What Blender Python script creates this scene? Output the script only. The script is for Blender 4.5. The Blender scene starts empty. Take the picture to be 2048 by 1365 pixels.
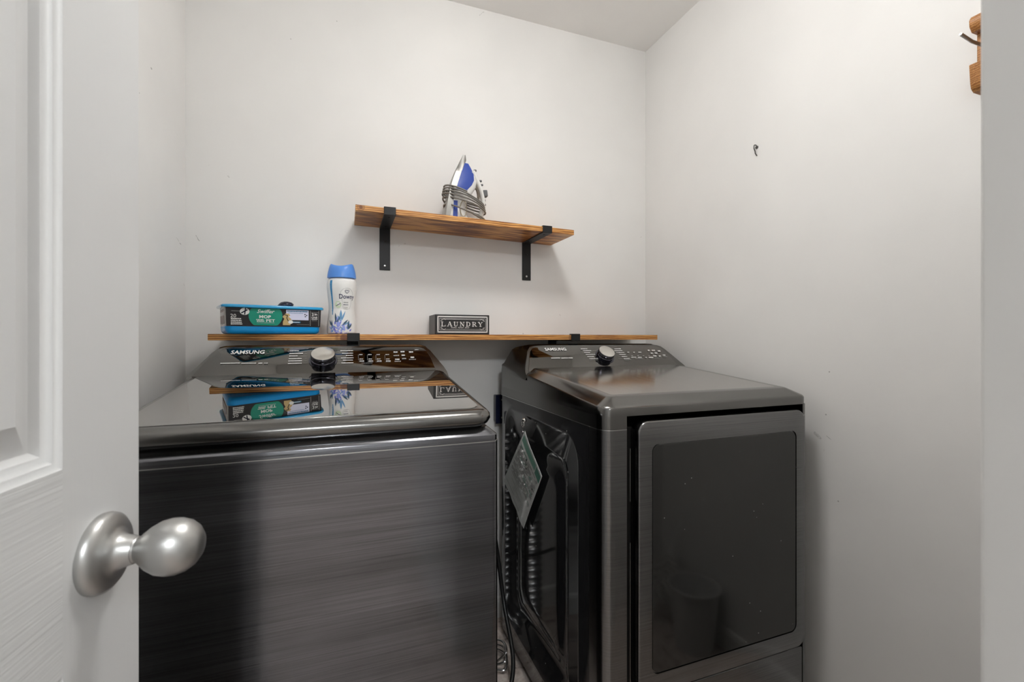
import bpy, bmesh, math, random
from math import sin, cos, tan, pi, radians, atan2, sqrt
from mathutils import Vector, Matrix
random.seed(7)
C = bpy.context.scene.collection
S = bpy.context.scene

# ------------------------------------------------------------------ camera
H = 1.16                       # camera height
YAW = radians(20.22)
F = 903.0                      # focal length in pixels of a 2048 wide frame
cd = bpy.data.cameras.new('camera'); cam = bpy.data.objects.new('camera', cd); C.objects.link(cam)
cd.sensor_width = 36; cd.lens = F/2048*36; cd.shift_y = -6.5/2048; cd.clip_start = .01
cd.dof.use_dof = True; cd.dof.focus_distance = 1.5; cd.dof.aperture_fstop = 9
cam.location = (0, 0, H); cam.rotation_euler = (pi/2, 0, -YAW)
S.camera = cam
# ------------------------------------------------------------------ world, exposure
w = bpy.data.worlds.new('world'); S.world = w; w.use_nodes = True
w.node_tree.nodes['Background'].inputs[0].default_value = (.8, .85, .9, 1)
w.node_tree.nodes['Background'].inputs[1].default_value = .3
S.view_settings.view_transform = 'Standard'; S.view_settings.look = 'None'
S.view_settings.gamma = 1; S.view_settings.use_curve_mapping = False
S.view_settings.exposure = .90
LAMP = 20.0                    # strength of the laundry room's ceiling dome
HALL_FILL = 68.0                    # strength of the dome added in the hall for soft fill

CEIL = H + 1.352; BACK = 1.785; LEFT = -.50; RIGHT = 1.33
def Z(z): return H + z         # heights are kept relative to eye level

# ------------------------------------------------------------------ materials
MATS = {}
def mat(name, col, rough=.5, metal=0, emit=0, ecol=(1, .985, .965), coat=0, trans=0, alpha=1, ior=1.45, spec=.5):
    m = bpy.data.materials.new(name); m.use_nodes = True
    b = m.node_tree.nodes['Principled BSDF']
    b.inputs['Base Color'].default_value = (*col, 1); b.inputs['Roughness'].default_value = rough
    b.inputs['Metallic'].default_value = metal; b.inputs['IOR'].default_value = ior
    b.inputs['Specular IOR Level'].default_value = spec
    b.inputs['Coat Weight'].default_value = coat; b.inputs['Coat Roughness'].default_value = .05
    b.inputs['Transmission Weight'].default_value = trans; b.inputs['Alpha'].default_value = alpha
    if emit:
        b.inputs['Emission Color'].default_value = (*ecol, 1); b.inputs['Emission Strength'].default_value = emit
    MATS[name] = m
    return m
class NT:
    def __init__(s, m): s.t = m.node_tree; s.b = s.t.nodes['Principled BSDF']
    def n(s, kind, **kw):
        x = s.t.nodes.new(kind)
        for k, v in kw.items(): setattr(x, k, v)
        return x
    def l(s, a, b): s.t.links.new(a, b)
    def coords(s, scale=(1, 1, 1), rot=(0, 0, 0), world=False):
        if world: src = s.n('ShaderNodeNewGeometry').outputs['Position']
        else: src = s.n('ShaderNodeTexCoord').outputs['Object']
        mp = s.n('ShaderNodeMapping'); mp.inputs['Scale'].default_value = scale; mp.inputs['Rotation'].default_value = rot
        s.l(src, mp.inputs[0]); return mp.outputs[0]
    def noise(s, vec, scale=5, detail=3, rough=.5, dist=0):
        x = s.n('ShaderNodeTexNoise'); x.inputs['Scale'].default_value = scale; x.inputs['Detail'].default_value = detail
        x.inputs['Roughness'].default_value = rough; x.inputs['Distortion'].default_value = dist
        s.l(vec, x.inputs['Vector']); return x.outputs['Fac']
    def ramp(s, fac, stops):
        r = s.n('ShaderNodeValToRGB'); cr = r.color_ramp
        while len(cr.elements) < len(stops): cr.elements.new(.5)
        for e, (p, c) in zip(cr.elements, stops):
            e.position = p; e.color = (*c, 1) if len(c) == 3 else c
        s.l(fac, r.inputs[0]); return r.outputs[0]
    def bump(s, h, strength=.2, dist=.001):
        b = s.n('ShaderNodeBump'); b.inputs['Strength'].default_value = strength; b.inputs['Distance'].default_value = dist
        s.l(h, b.inputs['Height']); s.l(b.outputs[0], s.b.inputs['Normal'])
    def math(s, op, a, b=None, c=None):
        m = s.n('ShaderNodeMath', operation=op)
        for i, v in enumerate((a, b, c)):
            if v is None: continue
            if isinstance(v, (int, float)): m.inputs[i].default_value = v
            else: s.l(v, m.inputs[i])
        return m.outputs[0]
    def mix(s, f, a, b):
        m = s.n('ShaderNodeMix', data_type='RGBA')
        for i, v in ((0, f), (6, a), (7, b)):
            if isinstance(v, (int, float)): m.inputs[i].default_value = v
            elif isinstance(v, tuple): m.inputs[i].default_value = (*v, 1)
            else: s.l(v, m.inputs[i])
        return m.outputs[2]

def wall_mat(name, col, marks=(), flecks=True, rough=.62):
    """eggshell paint: roller stipple, faint blotches, flecks and scuffs (marks = world space segments)"""
    m = mat(name, col, rough); t = NT(m)
    v = t.coords(world=True)
    blot = t.ramp(t.noise(v, 2.2, 4), [(.35, tuple(c*.965 for c in col)), (.65, tuple(min(1, c*1.02) for c in col))])
    out = blot
    if flecks:
        vo = t.n('ShaderNodeTexVoronoi'); vo.inputs['Scale'].default_value = 9; t.l(v, vo.inputs['Vector'])
        n1 = t.noise(v, 2.7, 0)
        f = t.math('MULTIPLY', t.math('LESS_THAN', vo.outputs['Distance'], .022), t.math('GREATER_THAN', n1, .60))
        out = t.mix(t.math('MULTIPLY', f, .5), out, (.13, .12, .11))
    wob = t.n('ShaderNodeTexNoise'); wob.inputs['Scale'].default_value = 28; t.l(v, wob.inputs['Vector'])
    ad = t.n('ShaderNodeVectorMath', operation='MULTIPLY_ADD')
    t.l(wob.outputs['Color'], ad.inputs[0]); ad.inputs[1].default_value = (.02, .02, .02); t.l(v, ad.inputs[2])
    tot = None
    for (a, b, wd, k) in marks:
        a = Vector(a) + Vector((.01,)*3); b = Vector(b) + Vector((.01,)*3); d = b - a; L2 = d.length_squared
        s1 = t.n('ShaderNodeVectorMath', operation='SUBTRACT'); t.l(ad.outputs[0], s1.inputs[0]); s1.inputs[1].default_value = a
        dp = t.n('ShaderNodeVectorMath', operation='DOT_PRODUCT'); t.l(s1.outputs[0], dp.inputs[0]); dp.inputs[1].default_value = d/L2
        cl = t.n('ShaderNodeClamp'); t.l(dp.outputs['Value'], cl.inputs[0])
        sc = t.n('ShaderNodeVectorMath', operation='SCALE'); sc.inputs[0].default_value = d; t.l(cl.outputs[0], sc.inputs['Scale'])
        s2 = t.n('ShaderNodeVectorMath', operation='DISTANCE'); t.l(s1.outputs[0], s2.inputs[0]); t.l(sc.outputs[0], s2.inputs[1])
        hit = t.math('MULTIPLY', t.math('LESS_THAN', s2.outputs['Value'], wd), k)
        tot = hit if tot is None else t.math('MAXIMUM', tot, hit)
    if tot is not None:
        brk = t.ramp(t.noise(v, 90, 2), [(.4, (.35,)*3), (.6, (1,)*3)])
        out = t.mix(t.math('MULTIPLY', tot, brk), out, (.16, .15, .14))
    t.l(out, t.b.inputs['Base Color'])
    t.bump(t.noise(v, 260, 2), .12, .0006)
    return m

def wood_mat(name, cols, scale=1, across=(1, 1, 1), rough=.42):
    m = mat(name, cols[1], rough, coat=.15); t = NT(m)
    v = t.coords(scale=(1.6*scale, 14*scale, 14*scale))
    n = t.noise(v, 2.2, 5, .6, 1.4)
    wv = t.n('ShaderNodeTexWave', wave_type='BANDS', bands_direction='Z'); wv.inputs['Scale'].default_value = 3.2
    wv.inputs['Distortion'].default_value = 6; wv.inputs['Detail'].default_value = 3; wv.inputs['Detail Scale'].default_value = 1.2
    t.l(v, wv.inputs['Vector'])
    f = t.math('ADD', t.math('MULTIPLY', wv.outputs['Fac'], .45), t.math('MULTIPLY', n, .62))
    base = t.ramp(f, [(.22, cols[0]), (.5, cols[1]), (.8, cols[2])])
    fine = t.ramp(t.noise(t.coords(scale=(6, 260, 260)), 2, 2), [(.42, (.55, .5, .45)), (.58, (1, 1, 1))])
    mx = t.n('ShaderNodeMix', data_type='RGBA', blend_type='MULTIPLY'); mx.inputs[0].default_value = .55
    t.l(base, mx.inputs[6]); t.l(fine, mx.inputs[7])
    out = mx.outputs[2]
    t.l(out, t.b.inputs['Base Color']); t.bump(f, .25, .001)
    return m

def brushed(name, col, rough=.2, scale=(3, 3, 420), k=.12, metal=1, streak=True):
    m = mat(name, col, rough, metal); t = NT(m)
    v = t.coords(scale=scale)
    n = t.noise(v, 1.0, 3, .6)
    lo = tuple(c*(1-k*2.2) for c in col); hi = tuple(min(1, c*(1+k*2.2)) for c in col)
    c1 = t.ramp(n, [(.3, lo), (.7, hi)])
    if streak:
        n2 = t.noise(t.coords(scale=(1.2, 1.2, 14)), 1.3, 3, .55, .4)
        c2 = t.ramp(n2, [(.3, (.8,)*3), (.7, (1.25, 1.24, 1.27))])
        mx = t.n('ShaderNodeMix', data_type='RGBA', blend_type='MULTIPLY'); mx.inputs[0].default_value = 1
        t.l(c1, mx.inputs[6]); t.l(c2, mx.inputs[7]); c1 = mx.outputs[2]
    t.l(c1, t.b.inputs['Base Color'])
    t.l(t.ramp(n, [(.3, (rough*.75,)*3), (.7, (rough*1.3,)*3)]), t.b.inputs['Roughness'])
    t.bump(n, .06, .0004)
    return m
def dusty(name, col, rough, metal, amount=.55, scale=38):
    m = mat(name, col, rough, metal); t = NT(m); v = t.coords()
    vo = t.n('ShaderNodeTexVoronoi'); vo.inputs['Scale'].default_value = scale; t.l(v, vo.inputs['Vector'])
    f = t.math('MULTIPLY', t.math('LESS_THAN', vo.outputs['Distance'], .045), t.math('GREATER_THAN', t.noise(v, 8, 0), amount))
    t.l(t.mix(t.math('MULTIPLY', f, .7), col, (.75, .75, .73)), t.b.inputs['Base Color'])
    t.l(t.math('ADD', t.math('MULTIPLY', f, .5), rough), t.b.inputs['Roughness'])
    return m

def P(px, py, axis, val):
    """point of the photograph's frame dropped on the plane axis=val (authoring aid for real planes)"""
    a = (px-1024)/F; b = (676-py)/F
    d = Vector((a*cos(YAW)+sin(YAW), -a*sin(YAW)+cos(YAW), b))
    return Vector((0, 0, H)) + d*(val-(H if axis == 2 else 0))/d[axis]

bm_marks = [(P(392, 470, 1, BACK), P(398, 480, 1, BACK), .0016, .6), (P(455, 352, 1, BACK), P(458, 355, 1, BACK), .002, .7),
            (P(790, 495, 1, BACK), P(812, 487, 1, BACK), .0008, .5), (P(960, 30, 1, BACK), P(968, 24, 1, BACK), .0012, .5),
            (P(1283, 465, 1, BACK), P(1281, 480, 1, BACK), .0012, .5), (P(400, 340, 1, BACK), P(420, 330, 1, BACK), .0006, .4),
            (P(1113, 625, 1, BACK), P(1122, 631, 1, BACK), .001, .5)]
rm_marks = [(P(1628, 866, 0, RIGHT), P(1640, 878, 0, RIGHT), .004, .35), (P(1650, 868, 0, RIGHT), P(1668, 882, 0, RIGHT), .0012, .45),
            (P(1668, 881, 0, RIGHT), P(1780, 896, 0, RIGHT), .0008, .4), (P(1645, 905, 0, RIGHT), P(1662, 890, 0, RIGHT), .0009, .45),
            (P(1318, 240, 0, RIGHT), P(1322, 236, 0, RIGHT), .001, .5), (P(1640, 842, 0, RIGHT), P(1650, 850, 0, RIGHT), .001, .35),
            (P(1545, 170, 0, RIGHT), P(1550, 174, 0, RIGHT), .001, .35)]
lm_marks = [(P(352, 475, 0, LEFT), P(362, 490, 0, LEFT), .0014, .6), (P(366, 565, 0, LEFT), P(373, 580, 0, LEFT), .001, .5),
            (P(302, 137, 0, LEFT), P(304, 139, 0, LEFT), .003, .6), (P(366, 159, 0, LEFT), P(368, 160, 0, LEFT), .0022, .6)]
WALLC = (.82, .812, .795)
M = dict(
    wall_back=wall_mat('paint_back', WALLC, bm_marks), wall_right=wall_mat('paint_right', WALLC, rm_marks),
    wall_left=wall_mat('paint_left', WALLC, lm_marks), wall=wall_mat('paint', WALLC, flecks=False),
    ceiling=wall_mat('ceiling_paint', (.93, .92, .90), flecks=False, rough=.8),
    trim=mat('trim_white', (.74, .74, .72), .35), plastic_white=mat('plastic_white', (.78, .78, .76), .35),
    pine=wood_mat('stained_pine', ((.17, .045, .010), (.54, .22, .050), (.86, .47, .15))),
    rack=wood_mat('orange_wood', ((.30, .11, .03), (.46, .20, .055), (.60, .30, .10)), 1.5),
    iron_black=mat('matt_black_steel', (.012, .012, .013), .42, .2),
    screw=mat('screw_steel', (.6, .6, .6), .3, 1),
    gloss=mat('black_gloss_metal', (.19, .187, .18), .17, 1),
    lid=mat('lid_glass', (.44, .435, .42), .012, 1),
    fascia=mat('fascia', (.17, .165, .155), .05, 1),
    body=dusty('body_black', (.016, .016, .017), .08, 0, .5, 30),
    black=mat('gap_black', (.004, .004, .004), .5),
    front=brushed('brushed_black_steel', (.165, .168, .178), .14, k=.09),
    front2=brushed('brushed_dryer', (.20, .20, .20), .2, streak=False, k=.08),
    top2=mat('dryer_top', (.46, .45, .43), .10, 1),
    doorglass=dusty('door_glass', (.085, .085, .083), .07, .85, .5, 34),
    seam=mat('seam_light', (.55, .55, .54), .25, 1),
    chrome=mat('chrome', (.75, .74, .72), .16, 1), dial_side=mat('dial_side', (.10, .10, .12), .12, 1),
    print_white=mat('print_white', (.80, .80, .78), .5), print_dim=mat('print_dim', (.35, .35, .34), .5),
    nickel=mat('satin_nickel', (.50, .50, .49), .38, 1),
    navy=mat('navy_plastic', (.008, .010, .028), .2), blue=mat('cyan_plastic', (.004, .30, .72), .25),
    label_black=mat('label_black', (.012, .010, .012), .35), green=mat('label_green', (.005, .27, .18), .4),
    label_pale=mat('label_pale', (.68, .69, .86), .4), gold=mat('label_gold', (.55, .40, .18), .4),
    label_blue=mat('label_blue', (.02, .18, .33), .4), purple=mat('label_violet', (.16, .18, .62), .4),
    clear_grey=mat('cloudy_plastic', (.33, .31, .29), .25, coat=.3),
    cap_blue=mat('cap_blue', (.10, .28, .74), .3), bottle=mat('bottle_white', (.80, .79, .77), .3),
    leaf_dark=mat('leaf_slate', (.05, .10, .16), .5), leaf_blue=mat('leaf_blue', (.14, .32, .55), .5),
    leaf_lilac=mat('leaf_lilac', (.30, .36, .78), .5), badge=mat('badge', (.62, .72, .52), .5), ink=mat('ink', (.03, .035, .10), .5),
    stripe=mat('stripe_blue', (.03, .25, .50), .4), pink=mat('pink_base', (.62, .36, .30), .4),
    steel=mat('sole_steel', (.34, .335, .32), .40, 1), iron_white=mat('iron_shell', (.76, .76, .74), .25),
    iron_blue=mat('iron_blue', (.035, .075, .36), .28, coat=.1), grey_btn=mat('grey_button', (.12, .125, .13), .4),
    cord=mat('grey_cord', (.20, .19, .17), .45), sign=mat('sign_black', (.022, .021, .021), .4),
    sign_white=mat('sign_white', (.82, .80, .78), .6), duct=mat('duct', (.5, .5, .5), .25, .9),
    cable=mat('cable_black', (.01, .01, .01), .35), foil=mat('braided_steel', (.6, .6, .6), .3, 1),
    bin=mat('bin_plastic', (.62, .62, .61), .4), fringe=mat('fringe', (.62, .61, .58), .8),
)
# brushed look on the washer lid rim and dryer top
t = NT(M['top2']); n = t.noise(t.coords(scale=(300, 3, 3)), 1, 2)
t.l(t.ramp(n, [(.3, (.10,)*3), (.7, (.17,)*3)]), t.b.inputs['Roughness'])
# painted moulded door skin: embossed horizontal grain on rails, faint upright grain on stiles
def door_mat(name, sc):
    m = mat(name, (.77, .775, .775), .38); t = NT(m)
    n = t.noise(t.coords(scale=sc), 1, 2, .5, .6)
    t.bump(n, .36, .0012); return m
M['rail'] = door_mat('door_rail', (7, 7, 260)); M['stile'] = door_mat('door_stile', (200, 200, 5))
t = NT(M['stile'])
for nd in t.t.nodes:
    if nd.type == 'BUMP': nd.inputs['Strength'].default_value = .12
# vinyl floor, brown and pink marbling
def floor_mat():
    m = mat('vinyl_floor', (.4, .3, .25), .35); t = NT(m); v = t.coords(world=True)
    c = t.ramp(t.noise(v, 22, 6, .65, 1.2), [(.3, (.10, .08, .07)), (.42, (.42, .35, .31)), (.6, (.62, .55, .50)), (.75, (.68, .63, .58))])
    t.l(c, t.b.inputs['Base Color']); return m
M['floor'] = floor_mat()
# knots on the pine boards
def add_knots(m, pts):
    t = NT(m); src = t.b.inputs['Base Color'].links[0].from_socket; v = t.coords()
    for (p, r) in pts:
        d = t.n('ShaderNodeVectorMath', operation='DISTANCE'); t.l(v, d.inputs[0]); d.inputs[1].default_value = p
        f = t.ramp(t.math('DIVIDE', d.outputs['Value'], r), [(0, (1,)*3), (.35, (.9,)*3), (.5, (.25,)*3), (.75, (.6,)*3), (1, (0,)*3)])
        src = t.mix(t.math('MULTIPLY', f, .85), src, (.10, .02, .008))
    t.l(src, t.b.inputs['Base Color'])

# ------------------------------------------------------------------ mesh helpers
ORG = {}
def finish(bm, name, m, parent=None, org=None, smooth=40, bevel=0, seg=2, flat=.05):
    """link a bmesh (built in world coordinates) as one object, its origin at its thing's origin"""
    bmesh.ops.remove_doubles(bm, verts=bm.verts, dist=1e-6)
    bmesh.ops.recalc_face_normals(bm, faces=bm.faces)
    o_ = ORG[parent.name] if parent is not None else (Vector(org) if org is not None else Vector((0, 0, 0)))
    bmesh.ops.translate(bm, verts=bm.verts, vec=-o_)
    if smooth:
        for f in bm.faces: f.smooth = True
        big = {f for f in bm.faces if f.calc_area() > flat or len(f.verts) > 12}
        for e in bm.edges:
            if len(e.link_faces) == 2 and (e.calc_face_angle(0) > radians(smooth) or any(f in big for f in e.link_faces) and e.calc_face_angle(0) > .002): e.smooth = False
    me = bpy.data.meshes.new(name); bm.to_mesh(me); bm.free()
    for mm in ([m] if not isinstance(m, (list, tuple)) else m): me.materials.append(mm)
    o = bpy.data.objects.new(name, me); C.objects.link(o)
    if parent is not None: o.parent = parent
    else: o.location = o_
    ORG[o.name] = o_
    if bevel:
        b = o.modifiers.new('bevel', 'BEVEL'); b.width = bevel; b.segments = seg; b.limit_method = 'ANGLE'
        b.angle_limit = radians(50); b.harden_normals = False
        for f in me.polygons: f.use_smooth = False
        if seg > 1:
            for f in me.polygons: f.use_smooth = True
    return o
def thing(name, label, cat, loc, group=None):
    o = bpy.data.objects.new(name, None); C.objects.link(o); o.location = loc
    o.empty_display_size = .05
    ORG[o.name] = Vector(loc); return tag(o, label, cat, group)
def tag(o, label=None, cat=None, group=None, kind=None):
    for k, v in (('label', label), ('category', cat), ('group', group), ('kind', kind)):
        if v: o[k] = v
    return o
def box(bm, x0, x1, y0, y1, z0, z1, mi=0):
    vs = [bm.verts.new((x, y, z)) for z in (z0, z1) for (x, y) in ((x0, y0), (x1, y0), (x1, y1), (x0, y1))]
    for q in ((0, 3, 2, 1), (4, 5, 6, 7), (0, 1, 5, 4), (1, 2, 6, 5), (2, 3, 7, 6), (3, 0, 4, 7)):
        f = bm.faces.new([vs[i] for i in q]); f.material_index = mi
    return vs
def prism(bm, pts, vec, mi=0):
    a = [bm.verts.new(p) for p in pts]; b = [bm.verts.new(Vector(p)+Vector(vec)) for p in pts]; n = len(a)
    for f in [bm.faces.new(a), bm.faces.new(b[::-1])]: f.material_index = mi
    for i in range(n):
        f = bm.faces.new((a[i], b[i], b[(i+1) % n], a[(i+1) % n])); f.material_index = mi
def loft(bm, rings, cap0=True, cap1=True, closed=True, mis=None):
    vr = [[bm.verts.new(p) for p in r] for r in rings]; n = len(vr[0])
    for k in range(len(vr)-1):
        for i in range(n if closed else n-1):
            f = bm.faces.new((vr[k][i], vr[k][(i+1) % n], vr[k+1][(i+1) % n], vr[k+1][i]))
            if mis: f.material_index = mis[k]
    if cap0: bm.faces.new(vr[0][::-1])
    if cap1:
        f = bm.faces.new(vr[-1])
        if mis: f.material_index = mis[-1]
    return vr
def rrect(x0, x1, y0, y1, r, n=6, radii=None):
    """rounded rectangle outline; radii = per corner (x1y1, x0y1, x0y0, x1y0)"""
    R = radii or (r,)*4; out = []
    for k, (cx, cy, a) in enumerate(((x1, y1, 0), (x0, y1, 90), (x0, y0, 180), (x1, y0, 270))):
        rr = max(R[k], 1e-4); sx = -1 if cx == x1 else 1; sy = -1 if cy == y1 else 1
        for i in range(n+1):
            t_ = radians(a+90*i/n); out.append((cx+sx*rr+rr*cos(t_), cy+sy*rr+rr*sin(t_)))
    return out
def lathe(bm, prof, origin=(0, 0, 0), axis=(0, 0, 1), n=32, cap=True, mis=None):
    ax = Vector(axis).normalized(); u = ax.orthogonal().normalized(); v = ax.cross(u); o = Vector(origin)
    rings = [[o+ax*h+(u*cos(2*pi*i/n)+v*sin(2*pi*i/n))*max(r, 1e-5) for i in range(n)] for (r, h) in prof]
    return loft(bm, rings, cap, cap, True, mis)
def tube(bm, pts, r, n=8, closed=False):
    pts = [Vector(p) for p in pts]; rings = []; up = Vector((.13, .27, .95)).normalized(); N = len(pts)
    for i, p in enumerate(pts):
        if closed: d = pts[(i+1) % N]-pts[i-1]
        else: d = pts[min(i+1, N-1)]-pts[max(i-1, 0)]
        d.normalize(); s = d.cross(up)
        if s.length < .1: s = d.cross(Vector((1, 0, 0)))
        s.normalize(); t_ = s.cross(d); rr = r(i/(N-1)) if callable(r) else r
        rings.append([p+(s*cos(2*pi*k/n)+t_*sin(2*pi*k/n))*rr for k in range(n)])
    if closed: rings.append(rings[0])
    loft(bm, rings, not closed, not closed)
def spline(pts, k=8, closed=False):
    P_ = [Vector(p) for p in pts]; out = []; n = len(P_)
    for i in range(n if closed else n-1):
        if closed: a, b, c, d = P_[i-1], P_[i], P_[(i+1) % n], P_[(i+2) % n]
        else: a, b, c, d = P_[max(i-1, 0)], P_[i], P_[i+1], P_[min(i+2, n-1)]
        for j in range(k):
            t_ = j/k
            out.append(.5*((2*b)+(c-a)*t_+(2*a-5*b+4*c-d)*t_*t_+(3*b-a-3*c+d)*t_**3))
    if not closed: out.append(P_[-1])
    return out
def text_polys(s, size=1, res=2, shear=0, bold=0, spacing=1):
    """flat triangles of a word: list of (verts2d, tris), centred on its own box"""
    cu = bpy.data.curves.new('t', 'FONT'); cu.body = s; cu.size = size; cu.resolution_u = res; cu.shear = shear
    cu.offset = bold; cu.space_character = spacing; cu.fill_mode = 'FRONT'
    o = bpy.data.objects.new('t', cu); C.objects.link(o); bpy.context.view_layer.update()
    dg = bpy.context.evaluated_depsgraph_get(); me = bpy.data.meshes.new_from_object(o.evaluated_get(dg))
    vs = [(v.co.x, v.co.y) for v in me.vertices]; fs = [tuple(p.vertices) for p in me.polygons]
    bpy.data.objects.remove(o); bpy.data.curves.remove(cu); bpy.data.meshes.remove(me)
    xs = [v[0] for v in vs]; ys = [v[1] for v in vs]
    cx, cy = (min(xs)+max(xs))/2, (min(ys)+max(ys))/2
    return [((x-cx)/(max(xs)-min(xs)), (y-cy)/(max(ys)-min(ys))) for x, y in vs], fs
def put_text(bm, s, fmap, cx, cy, wd, ht, mi=0, **kw):
    vs, fs = text_polys(s, **kw)
    vv = [bm.verts.new(fmap(cx+x*wd, cy+y*ht)) for x, y in vs]
    for f in fs:
        try: bm.faces.new([vv[i] for i in f]).material_index = mi
        except ValueError: pass
def put_poly(bm, pts, fmap, mi=0):
    bm.faces.new([bm.verts.new(fmap(x, y)) for x, y in pts]).material_index = mi
def put_rect(bm, x0, x1, y0, y1, fmap, mi=0): put_poly(bm, [(x0, y0), (x1, y0), (x1, y1), (x0, y1)], fmap, mi)
def put_line(bm, pts, wd, fmap, mi=0, closed=False):
    n = len(pts)
    for i in range(n if closed else n-1):
        (x0, y0), (x1, y1) = pts[i], pts[(i+1) % n]; L = sqrt((x1-x0)**2+(y1-y0)**2) or 1
        nx, ny = -(y1-y0)/L*wd/2, (x1-x0)/L*wd/2; ex, ey = (x1-x0)/L*wd/3, (y1-y0)/L*wd/3
        put_poly(bm, [(x0+nx-ex, y0+ny-ey), (x0-nx-ex, y0-ny-ey), (x1-nx+ex, y1-ny+ey), (x1+nx+ex, y1+ny+ey)], fmap, mi)
def words(bm, x0, x1, y, h, fmap, mi=0, seed=1):
    """print too small to read: broken dabs"""
    r = random.Random(seed); x = x0
    while x < x1:
        wd = min(r.uniform(.5, 1.0)*h, x1-x)
        put_rect(bm, x, x+wd, y-h*r.uniform(.35, .5), y+h*r.uniform(.35, .5), fmap, mi); x += wd+h*.22

# ------------------------------------------------------------------ the setting
def struct(name, bm, m, **kw):
    o = finish(bm, name, m, smooth=0, **kw); o['kind'] = 'structure'; return o
TH = .12
bm = bmesh.new(); box(bm, LEFT-TH, RIGHT+TH, BACK, BACK+TH, 0, CEIL); struct('wall_back', bm, M['wall_back'])
bm = bmesh.new(); box(bm, LEFT-TH, LEFT, -.02, BACK, 0, CEIL); struct('wall_left', bm, M['wall_left'])
bm = bmesh.new(); box(bm, RIGHT, RIGHT+TH, .163, BACK, 0, CEIL); struct('wall_right', bm, M['wall_right'])
bm = bmesh.new(); box(bm, .374, RIGHT+TH, -.86, .1652, 0, CEIL); struct('wall_passage_right', bm, M['wall'], bevel=.003, seg=3)
bm = bmesh.new(); box(bm, -1.9, -.31, -.14, -.02, 0, CEIL); box(bm, -.31, .374, -.14, -.02, 2.06, CEIL)
struct('wall_doorway', bm, M['wall'])
bm = bmesh.new(); box(bm, -1.9-TH, -1.9, -3.0, -.02, 0, CEIL); struct('wall_hall_left', bm, M['wall'])
bm = bmesh.new(); box(bm, -1.9-TH, 2.4, -3.0-TH, -3.0, 0, CEIL); struct('wall_hall_end', bm, M['wall'])
bm = bmesh.new(); box(bm, 2.3, 2.42, -3.0, -.74, 0, CEIL); box(bm, RIGHT+TH, 2.42, -.86, -.74, 0, CEIL); struct('wall_hall_right', bm, M['wall'])
bm = bmesh.new(); box(bm, -2.02, 2.42, -3.12, BACK+TH, -.08, 0); struct('floor', bm, M['floor'])
bm = bmesh.new(); box(bm, -2.02, 2.42, -3.12, BACK+TH, CEIL, CEIL+.1); struct('ceiling', bm, M['ceiling'])
def skirt(name, segs):
    bm = bmesh.new()
    for (x0, y0, x1, y1, nx, ny) in segs:
        prof = [(0, 0), (.013, 0), (.013, .065), (.009, .078), (.005, .082), (0, .085)]
        a = [Vector((x0+nx*d, y0+ny*d, h)) for d, h in prof]; prism(bm, a, (x1-x0, y1-y0, 0))
    struct(name, bm, M['trim'])
skirt('baseboard_back', [(LEFT, BACK, RIGHT, BACK, 0, -1)])
skirt('baseboard_left', [(LEFT, .02, LEFT, BACK-.013, 1, 0)])
skirt('baseboard_right', [(RIGHT, .176, RIGHT, BACK-.013, -1, 0)])
skirt('baseboard_front', [(.361, .1652, RIGHT, .1652, 0, 1), (.374, -.86, .374, .163, -1, 0)])
skirt('baseboard_hall', [(-1.9, -3.0, 2.3, -3.0, 0, 1)])
bm = bmesh.new()
box(bm, -.31, -.292, -.14, -.02, 0, 2.06); box(bm, -.292, .374, -.14, -.02, 2.042, 2.06)
box(bm, -.37, -.31, -.02, -.008, 0, 2.12); struct('trim_1', bm, M['trim'])

# ceiling domes: the laundry room's own lamp stands over the machines, an unseen one is added in the hall as fill
def dome(x, y, e, label, ecol=(1, .985, .965)):
    t_ = thing('ceiling_light', label, 'light', (x, y, CEIL))
    bm = bmesh.new(); lathe(bm, [(.0, 0), (.165, 0), (.168, -.012), (.155, -.022), (0, -.022)], (x, y, CEIL), n=48)
    finish(bm, 'base', M['nickel'], t_)
    bm = bmesh.new(); lathe(bm, [(.148, -.022), (.152, -.06), (.138, -.095), (.10, -.118), (.05, -.128), (.0, -.130)], (x, y, CEIL), n=48)
    finish(bm, 'shade', mat('dome_glass_%s' % label[:4], (.9, .88, .84), .4, emit=e, ecol=ecol), t_)
    bm = bmesh.new(); lathe(bm, [(0, -.126), (.009, -.129), (.009, -.140), (.004, -.146), (0, -.147)], (x, y, CEIL), n=16)
    finish(bm, 'finial', M['nickel'], t_)
dome(.43, .76, LAMP, 'round ceiling light over the washer and dryer')
dome(-.15, -1.75, HALL_FILL, 'second round ceiling light, in the hall behind the camera', (.93, .97, 1))

# ------------------------------------------------------------------ open door, left foreground
PHI = radians(7)
edge = Vector((-.193, .549, 0)); du = Vector((-sin(PHI), -cos(PHI), 0)); dn = Vector((cos(PHI), -sin(PHI), 0))   # along the leaf to its hinge, outward
dz = Vector((0, 0, 1))
def D(s, z, d=0): return edge+du*s+dn*d+dz*z
WD = .56; TK = .035
door = thing('door_1', 'open white moulded panel door with satin nickel knob, left foreground', 'door', (edge.x, edge.y, 0))
door['kind'] = 'structure'
ORG['door_1'] = Vector((edge.x, edge.y, 0))
panels = [(.102, .458, Z(-.102), Z(.74)), (.102, .458, .24, Z(-.262))]
bm = bmesh.new()     # the leaf: stiles, rails and the back
def quad(a, b, c, d, mi=0): bm.faces.new([bm.verts.new(p) for p in (a, b, c, d)]).material_index = mi
zs = [.01, .24, Z(-.262), Z(-.102), Z(.74), 2.035]
quad(D(0, zs[0]), D(.102, zs[0]), D(.102, zs[-1]), D(0, zs[-1])); quad(D(.458, zs[0]), D(WD, zs[0]), D(WD, zs[-1]), D(.458, zs[-1]))
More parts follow.
